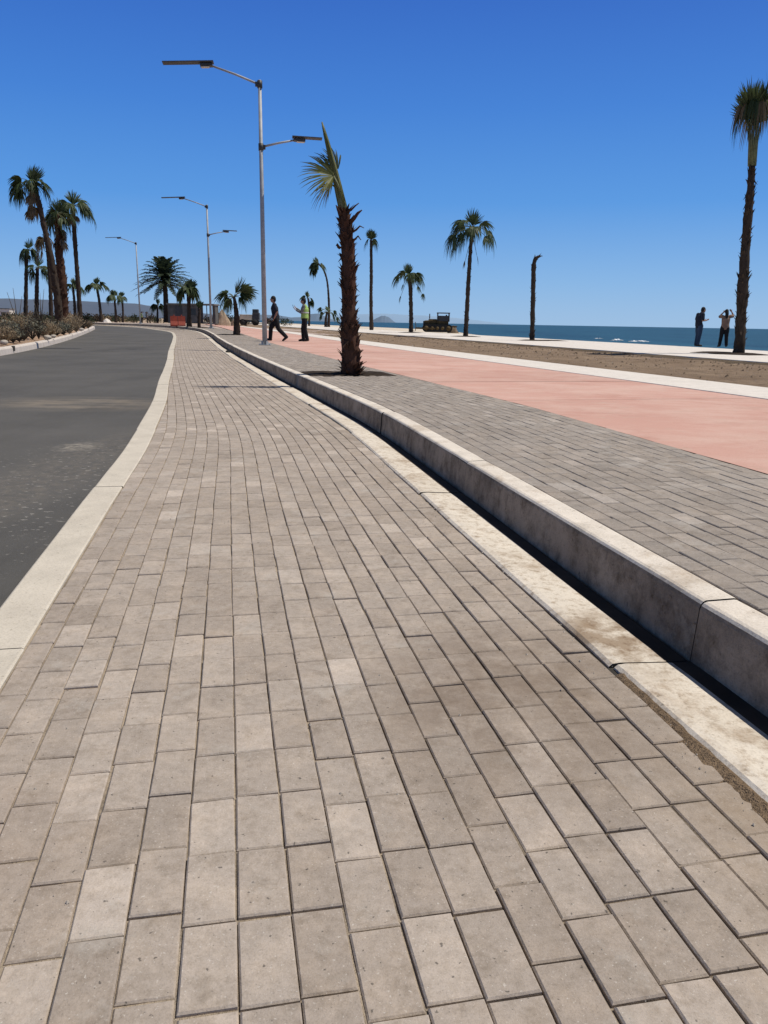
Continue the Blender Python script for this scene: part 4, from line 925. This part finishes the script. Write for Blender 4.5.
mb = MB(); mb.box((-wd * .25, -1.303, .95), (.8, .03, 1.9), None, 0, .005); mb.build('door', M['darkmetal'], g_)
mb = MB(); mb.box((wd * .02, -1.303, 1.25), (.9, .03, .7), None, 0, .005); mb.build('window', M['glassdark'], g_)

def mound(name, label, u0, u1, vtop, vbase, Y, mat, cat, n=16):
    a, b = at(u0, vbase, Y), at(u1, vbase, Y); tz = at((u0 + u1) / 2, vtop, Y).z; c = (a + b) / 2; rx = (b.x - a.x) / 2; h = tz - c.z; mb = MB(); vs = []; rings = 8
    for i in range(rings + 1):
        k = 1 - i / rings
        for j in range(n):
            an = 6.283 * j / n; w = 1 + .25 * mnoise.noise(Vector((math.cos(an) * 2 + u0, math.sin(an) * 2, i * .3)))
            vs.append((rx * k * math.cos(an) * w, rx * .8 * k * math.sin(an) * w, h * (1 - k ** 1.4) * (1 + .15 * mnoise.noise(Vector((an, i, u0)))) - (.1 if i == 0 else 0)))
    mb.add(vs, [(i * n + j, i * n + (j + 1) % n, (i + 1) * n + (j + 1) % n, (i + 1) * n + j) for i in range(rings) for j in range(n)])
    o = mb.build(name, mat); o.location = c; return tag(o, label, cat)
mound('earth_pile', 'tan heap of earth right of the dark kiosk', 214, 231, 309.5, 325, 96, M['earth'], 'earth pile')
mound('earth_pile', 'brown heap of earth right beside the bulldozer', 447, 459, 325.5, 332.6, 77, M['clod'], 'earth pile')
mound('rubble_pile', 'white heap of rubble beyond the end of the island kerb', 101, 113, 318.5, 323.5, 105, M['white'], 'rubble pile')
mound('earth_pile', 'low sandy heap of earth left of the pale truck', 230, 241, 317.5, 325.3, 100, M['earth'], 'earth pile')

# pale site truck with dark cab
p = at(249.5, 325.4, 98); g_ = thing('site_truck', p, 'pale open work truck with a dark cab, parked left of the walking man', 'truck', None, R(4))
mb = MB(); mb.box((-.35, 0, .95), (1.5, 1.5, .55), None, 0, .04); mb.box((-.35, 0, 1.26), (1.6, 1.6, .08), None, 0, .02); mb.build('cargo_body', M['cpale'], g_)
mb = MB(); mb.box((.85, 0, 1.1), (.85, 1.45, .85), None, 0, .06); mb.box((.80, 0, 1.72), (.7, 1.3, .45), None, 0, .06); mb.build('cab', M['darkmetal'], g_)
mb = MB(); mb.box((.80, -.66, 1.7), (.5, .02, .32)); mb.build('cab_window', M['glassdark'], g_)
mb = MB(); mb.box((0, 0, .55), (2.5, .8, .18), None, 0, .02); mb.build('chassis', M['darkmetal'], g_)
for x in (-.75, .75):
    for y in (-.62, .62): mb = MB(); mb.tube([(x, y - .13, .38), (x, y + .13, .38)], .38, 14); mb.build('wheel', M['rubber'], g_)

# bulldozer
p = at(437, 332.3, 76); g_ = thing('bulldozer', p, 'rusty yellow tracked bulldozer with an open canopy on the beach beyond the promenade', 'bulldozer', None, R(178))
for y in (-.75, .75):
    mb = MB(); path = []
    for i in range(21):
        an = math.pi / 2 + math.pi * i / 20; path.append((-1.05 + .36 * math.cos(an), y, .38 + .36 * math.sin(an)))
    for i in range(21):
        an = -math.pi / 2 + math.pi * i / 20; path.append((1.05 + .36 * math.cos(an), y, .38 + .36 * math.sin(an)))
    vs = []; n = len(path)
    for q in path: vs += [(q[0], q[1] - .22, q[2]), (q[0], q[1] + .22, q[2])]
    mb.add(vs, [(2 * i, 2 * i + 1, 2 * ((i + 1) % n) + 1, 2 * ((i + 1) % n)) for i in range(n)] + [tuple(range(0, 2 * n, 2)), tuple(reversed(range(1, 2 * n, 2)))])
    tk = mb.build('track', M['rubber'], g_)
    mb = MB()
    for x in (-1.05, -.5, 0, .5, 1.05): mb.tube([(x, y - .24, .38), (x, y + .24, .38)], .16 if abs(x) < 1 else .22, 12)
    mb.build('track_wheels', M['cyellow'], tk)
mb = MB(); mb.box((.62, 0, .90), (1.25, .82, .46), Matrix.Rotation(R(4), 3, 'Y'), 0, .08); mb.box((.45, 0, 1.16), (.8, .6, .14), None, 0, .05); mb.box((1.3, 0, .8), (.12, .8, .5), None, 1, .03); mb.box((-1.55, 0, .55), (.7, .5, .14), None, 0, .03); mb.box((-.5, 0, .85), (1.1, 1.1, .4), None, 0, .05); mb.build('hood', [M['cyellow'], M['darkmetal']], g_)
mb = MB(); mb.tube([(.75, .1, 1.25), (.75, .1, 1.72)], .05, 8); mb.build('exhaust', M['darkmetal'], g_)
mb = MB(); mb.box((-.55, 0, 1.80), (1.25, 1.3, .09), None, 0, .03)
for x in (-1.1, -.02):
    for y in (-.58, .58): mb.tube([(x, y, 1.0), (x, y, 1.8)], .045, 6)
mb.box((-1.1, 0, 1.4), (.04, 1.1, .6)); mb.box((-.55, .5, 1.3), (1.0, .04, .5)); mb.box((-.55, -.5, 1.3), (1.0, .04, .5)); mb.build('canopy', M['darkmetal'], g_)
mb = MB(); mb.box((-.6, 0, 1.12), (.5, .6, .14), None, 0, .03); mb.box((-.85, 0, 1.4), (.12, .6, .5), None, 0, .03); mb.build('seat', M['rubber'], g_)
mb = MB(); n = 8; vs = []
for i in range(n + 1):
    an = -.5 + 1.0 * i / n; x = 2.05 - .28 * math.cos(an * 1.4) + .25; z = .08 + .85 * i / n; vs += [(x, -1.25, z), (x, 1.25, z), (x + .06, -1.25, z), (x + .06, 1.25, z)]
mb.add(vs, [f for i in range(n) for f in ((4 * i, 4 * i + 1, 4 * i + 5, 4 * i + 4), (4 * i + 3, 4 * i + 2, 4 * i + 6, 4 * i + 7), (4 * i + 2, 4 * i, 4 * i + 4, 4 * i + 6), (4 * i + 1, 4 * i + 3, 4 * i + 7, 4 * i + 5))] + [(0, 2, 3, 1), (4 * n, 4 * n + 1, 4 * n + 3, 4 * n + 2)])
for y in (-1.02, 1.02): mb.box((1.15, y, .36), (1.9, .1, .14))
mb.build('blade', M['cyellow'], g_)

# low white building far off behind the island
p = at(-4, 316, 330); g_ = thing('low_house', (p.x, 330, -.1), 'tiny white low building on the far plain behind the island shrubs at the left edge', 'house', None, R(8))
mb = MB(); mb.box((0, 0, 1.9), (13, 7, 3.8), None, 0, .03); mb.build('wall', M['white'], g_)
mb = MB(); mb.box((0, 0, 3.98), (13.6, 7.6, .3), None, 0, .03); mb.build('roof', M['roofgrey'], g_)
for x in (-4, 0, 4): mb = MB(); mb.box((x, -3.51, 1.9), (1.4, .04, 1.3)); mb.build('window', M['glassdark'], g_)

# ------------------------------------------------------------------ shrubs
def shrub(p, w, h, mats, n=90, twigs=26, leaf=.05, up=.5, label='', name='shrub', group=None, tall=0):
    g_ = thing(name, p, label, 'shrub', group)
    mb = MB(); tips = []
    for k in range(twigs):
        an = rnd.uniform(0, 6.283); rr = rnd.random() ** .6; hh = h * rnd.uniform(.55, 1.05) * math.sqrt(max(.1, 1 - .75 * rr * rr)); e = Vector((math.cos(an) * rr * w, math.sin(an) * rr * w, hh))
        m_ = Vector((e.x * .45, e.y * .45, e.z * .6)) + Vector((rnd.uniform(-.1, .1), rnd.uniform(-.1, .1), 0)) * w
        mb.tube([(0, 0, -.05), m_, e], [.014, .009, .003], 4, 0, False); tips.append((m_, e))
        for j in range(2):
            b_ = m_.lerp(e, rnd.random()); f_ = b_ + Vector((rnd.uniform(-1, 1), rnd.uniform(-1, 1), rnd.uniform(.1, 1))) * h * .28; mb.tube([b_, f_], [.006, .002], 3, 0, False); tips.append((b_, f_))
    mb.build('stems', M[mats[1]], g_)
    mb = MB()
    for k in range(n):
        a, b = rnd.choice(tips); c = a.lerp(b, rnd.uniform(.2, 1.08)) + Vector((rnd.uniform(-1, 1), rnd.uniform(-1, 1), rnd.uniform(-1, 1))) * leaf * 1.4
        d = Vector((rnd.uniform(-1, 1), rnd.uniform(-1, 1), rnd.uniform(-.3, 1) + up)).normalized(); s_ = d.cross(Vector((rnd.uniform(-1, 1), rnd.uniform(-1, 1), rnd.uniform(-1, 1)))).normalized()
        L = leaf * rnd.uniform(.7, 1.6); w_ = L * rnd.uniform(.25, .5); mb.add([c, c + d * L * .5 + s_ * w_, c + d * L, c + d * L * .5 - s_ * w_], [(0, 1, 2, 3)])
    mb.build('leaves', M[mats[0]], g_)
    return g_
def island_z(X, Y): return .30 + W(X, Y)
rs = random.Random(31)
KIND = {'tan': (('shrub_tan', 'shrub_tan'), 'wispy tan dry shrub'), 'grey': (('shrub_grey', 'shrub_dark'), 'rounded grey-green shrub'), 'dark': (('shrub_dark', 'shrub_dark'), 'bare dark-twigged shrub'), 'green': (('shrub_green', 'shrub_dark'), 'dull green leafy shrub')}
SH = [  # (u, v base, Y, half width, height, kind, place)
    (6, 341, 24.5, .55, .8, 'tan', 'at the left edge right behind the white kerb'), (1, 337, 26.5, .6, 1.05, 'grey', 'at the left edge behind the tan one'),
    (13, 339, 25.5, .5, .9, 'grey', 'above the dark hole in the white kerb'), (19, 338, 26.5, .55, .7, 'dark', 'just right of the hole in the white kerb'),
    (16, 333, 29, .7, 1.45, 'tan', 'tallest at the left, among grey ones'), (24, 336, 28, .6, .85, 'dark', 'in front of the second palm from the left'),
    (32, 333, 29, .75, 1.25, 'grey', 'broad, in front of the second palm from the left'), (38.5, 334.5, 29.5, .42, 1.75, 'dark', 'tall and narrow, close behind the white kerb'),
    (44, 330, 32, .6, 1.1, 'tan', 'left of the thick shaggy palm'), (51, 331, 33, .6, .95, 'tan', 'before the foot of the thick shaggy palm'),
    (57, 331.5, 35, .8, .85, 'grey', 'low and pale, close behind the white kerb below the thick palm'), (63, 330, 36, .6, .8, 'grey', 'right foot of the thick shaggy palm'),
    (69, 329, 38, .7, 1.35, 'tan', 'between the thick palm and the slim leaning palm'), (76, 327.5, 41, .7, 1.5, 'tan', 'around the foot of the slim leaning palm'),
    (83, 326, 46, .65, 1.0, 'dark', 'last one before the rounded end of the kerb'), (10, 328, 36, .9, 1.2, 'green', 'behind the first row at the left'), (28, 327, 40, .9, 1.3, 'tan', 'behind the first row between two slim palms'), (46, 326, 42, .9, 1.2, 'green', 'behind, left of the thick shaggy palm'),
    (2, 330, 33, .8, 1.2, 'dark', 'behind at the very left edge'), (88, 325.5, 50, .5, .7, 'tan', 'small, at the rounded end of the kerb')]
for (u, v, Y, w, h, kd, place) in SH:
    p = at(u, v, Y); p.z = island_z(p.x, Y) - .02; mm, ds = KIND[kd]
    shrub(p, w * .8, h * .58, mm, {'tan': 300, 'grey': 520, 'dark': 90, 'green': 380}[kd], {'tan': 80, 'grey': 34, 'dark': 50, 'green': 34}[kd], {'tan': .05, 'grey': .05, 'dark': .035, 'green': .055}[kd], .9, ds + ' ' + place)
# wand-stemmed ocotillos
for (u, v, Y, wands, lab) in ((18, 334, 32, [(7, 292), (13, 288), (22, 296)], 'thin bare ocotillo with wand stems between the tan shrubs at the far left'), (41, 333, 33, [(44, 289), (40, 293), (33, 298)], 'thin bare ocotillo with wand stems left of the thick shaggy palm')):
    p = at(u, v, Y); p.z = island_z(p.x, Y); g_ = thing('ocotillo', p, lab, 'shrub')
    for (u2, v2) in wands:
        e = at(u2, v2, Y) - p; mb = MB(); mb.tube([(0, 0, -.05), Vector((e.x * .35, .05, e.z * .5)), e], [.022, .016, .006], 5); mb.build('stem', M['shrub_dark'], g_)
# shrub belt beyond the road
FS = [(88, 322, 92), (94, 321.5, 100), (104, 320.5, 118), (110, 321, 125), (120, 320.5, 130), (128, 320.5, 128), (133, 321, 124), (150, 321.5, 128), (62, 320, 98), (54, 321, 92), (40, 320, 100), (30, 320, 105), (18, 320, 95), (8, 320, 100), (70, 319.5, 115), (82, 319.5, 120), (222, 324.5, 104), (228, 324, 112), (240, 323.5, 115), (246, 323.5, 122), (208, 323, 120), (155, 321, 132), (270, 323.5, 125), (285, 324, 130)]
fk = {'green': 'dull green far bush', 'dark': 'dark far bush', 'tan': 'tan far bush'}
for i, (u, v, Y) in enumerate(FS):
    kd = ('green', 'dark', 'tan')[i % 3] if u < 200 else ('dark', 'green')[i % 2]
    p = at(u, v, Y); p.z = W(p.x, Y) + (-.08 if u < 160 else .1)
    lab = {'green': 'dull green low bush in the belt along the far side of the street', 'dark': 'dark twiggy low bush in the belt along the far side of the street', 'tan': 'dry tan low bush in the belt along the far side of the street'}[kd] if u < 200 else 'dark low bush on the waste ground between the kiosk and the sea path'
    grp = {'green': 'dull green bushes beyond the street', 'dark': 'dark twiggy bushes beyond the street', 'tan': 'tan bushes beyond the street'}[kd] if u < 200 else 'dark bushes on the waste ground'
    shrub(p, 1.5 * rs.uniform(.8, 1.3), rs.uniform(.9, 1.6), KIND[kd][0], 380, 26, .16, .5, lab, 'shrub', grp)
# far scrub reading as one dark mass
mb = MB()
for _ in range(2600):
    X = rnd.uniform(-260, -60); Y = rnd.uniform(140, 420); c = Vector((X, Y, -.08 + W(X, Y)))
    if -.75 * Y > X or X > -.30 * Y - 4: continue
    h = rnd.uniform(.5, 1.7)
    for j in range(7):
        a = rnd.uniform(0, 6.28); q = c + Vector((math.cos(a), math.sin(a), 0)) * rnd.uniform(.1, 1.1); t2 = q + Vector((rnd.uniform(-.5, .5), rnd.uniform(-.5, .5), h * rnd.uniform(.5, 1))); s_ = Vector((rnd.uniform(.2, .5), rnd.uniform(-.3, .3), 0))
        mb.add([q - s_, q + s_, t2], [(0, 1, 2)])
tag(mb.build('scrub', M['shrub_green']), 'dark desert scrub covering the plain below the hazy mesa', 'scrub', kind='stuff')

# stones on the island and the little lump in the gutter
def rock(p, r, label, name='stone', cat='stone', group=None, mat='stone'):
    mb = MB(); mb.ball((0, 0, 0), (r, r * .8, r * .6), 9); mb.v = [tuple(Vector(q) * (1 + .25 * mnoise.noise(Vector(q) * (3 / r) * .5 + Vector((p.x, p.y, 0))))) for q in mb.v]
    o = mb.build(name, M[mat]); o.location = p; return tag(o, label, cat, group)
for (u, v, Y, r, lab) in ((47, 333.5, 29.5, .15, 'pale brown stone right of the tall narrow dark shrub'), (53, 333, 31, .12, 'small pale brown stone behind the kerb below the thick palm'), (4, 342.5, 23.4, .12, 'sandy stone at the left edge just behind the white kerb'), (81, 327.5, 44, .15, 'pale stone near the end of the kerb')):
    p = at(u, v, Y); p.z = island_z(p.x, Y); rock(p, r, lab)
p = Vector((K.pt(K.s_at_y(26), -.2).x, 26, .03)); p.z += W(p.x, p.y); rock(p, .085, 'small black lump lying on the gutter beside the kerb', 'lump', 'lump', None, 'rubber')
# soil spilled around the promenade palms
mb = MB()
for (u, v, Y, rx, ry) in ((738, 357, 26.2, .95, 1.1), (716, 354, 27.0, .9, .5), (533, 342, 43, .9, .9), (548, 342.5, 43.2, 1.1, .5), (466, 338, 52.5, 1.0, 1.1), (411, 333.5, 68, 1.2, 1.4)):
    p = at(u, v, Y); n = 18; vs = [(p.x, p.y, UP + .085)]
    for rr, zz in ((.5, .075), (1., .0325)):
        for j in range(n):
            an = 6.283 * j / n; k = rr * (1 + .25 * mnoise.noise(Vector((math.cos(an) * 2 + u, math.sin(an) * 2, 0)))); vs.append((p.x + rx * k * math.cos(an), p.y + ry * k * math.sin(an), UP + zz))
    mb.add(vs, [(0, 1 + j, 1 + (j + 1) % n) for j in range(n)] + [(1 + j, 1 + n + j, 1 + n + (j + 1) % n, 1 + (j + 1) % n) for j in range(n)], 0, True)
struct(mb.build('planting_soil', M['pit']))

# ------------------------------------------------------------------ light, sky, camera
SUN_EL, SUN_AZ = R(62), R(6)                                 # sun stands to the right, a touch ahead of the camera
d = Vector((math.cos(SUN_AZ) * math.cos(SUN_EL), math.sin(SUN_AZ) * math.cos(SUN_EL), math.sin(SUN_EL)))
L = bpy.data.lights.new('sun', 'SUN'); L.energy = 4.3; L.angle = R(.53); L.color = (1, .94, .84)
so = bpy.data.objects.new('sun', L); C.objects.link(so); so.rotation_euler = d.to_track_quat('Z', 'Y').to_euler()
w = bpy.data.worlds.new('World'); sc.world = w; w.use_nodes = True; nt = w.node_tree
sky = nt.nodes.new('ShaderNodeTexSky'); sky.sky_type = 'NISHITA'; sky.sun_disc = False; sky.sun_elevation = SUN_EL; sky.sun_rotation = math.pi / 2 - SUN_AZ
sky.altitude = 0; sky.air_density = 1.0; sky.dust_density = .3; sky.ozone_density = 3.0
bg = nt.nodes['Background']; bg.inputs[1].default_value = .10
tc = nt.nodes.new('ShaderNodeTexCoord'); sx = nt.nodes.new('ShaderNodeSeparateXYZ'); nt.links.new(tc.outputs['Generated'], sx.inputs[0])
cr = nt.nodes.new('ShaderNodeValToRGB'); e = cr.color_ramp.elements
for i, (p_, c_) in enumerate(((0, (.31, .52, .80)), (.05, (.22, .45, .80)), (.14, (.085, .31, .77)), (.24, (.046, .215, .69)), (.35, (.026, .135, .57)), (.42, (.06, .11, .26)), (.6, (.055, .075, .12)), (1, (.05, .06, .09)))):
    if i > 1: e.new(.5)
for x, (p_, c_) in zip(e, ((0, (.31, .52, .80)), (.05, (.22, .45, .80)), (.14, (.085, .31, .77)), (.24, (.046, .215, .69)), (.35, (.026, .135, .57)), (.42, (.06, .11, .26)), (.6, (.055, .075, .12)), (1, (.05, .06, .09)))): x.position = p_; x.color = (*c_, 1)
nt.links.new(sx.outputs[2], cr.inputs[0])
sc10 = nt.nodes.new('ShaderNodeVectorMath'); sc10.operation = 'SCALE'; sc10.inputs['Scale'].default_value = 10.; nt.links.new(cr.outputs[0], sc10.inputs[0])
mx = nt.nodes.new('ShaderNodeMix'); mx.data_type = 'RGBA'; mx.inputs[0].default_value = .88; nt.links.new(sky.outputs[0], mx.inputs[6]); nt.links.new(sc10.outputs[0], mx.inputs[7])
nt.links.new(mx.outputs[2], bg.inputs[0])

cam = bpy.data.cameras.new('camera'); co = bpy.data.objects.new('camera', cam); C.objects.link(co); sc.camera = co
cam.sensor_fit = 'VERTICAL'; cam.sensor_height = 24; cam.lens = 24 * F / PH; cam.clip_start = .05; cam.clip_end = 120000
cp, sp_ = math.cos(PITCH), math.sin(PITCH)
fw = Vector((0, cp, -sp_)); up = Vector((0, sp_, cp)); rt = Vector((1, 0, 0)); c, s = math.cos(ROLL), math.sin(ROLL)
X_ = rt * c + up * s; Y_ = up * c - rt * s
co.matrix_world = Matrix(((X_.x, Y_.x, -fw.x, 0), (X_.y, Y_.y, -fw.y, 0), (X_.z, Y_.z, -fw.z, EYE), (0, 0, 0, 1)))
sc.view_settings.view_transform = 'Standard'; sc.view_settings.look = 'None'; sc.view_settings.exposure = 0; sc.view_settings.gamma = 1
sc.render.resolution_x, sc.render.resolution_y = PW, PH
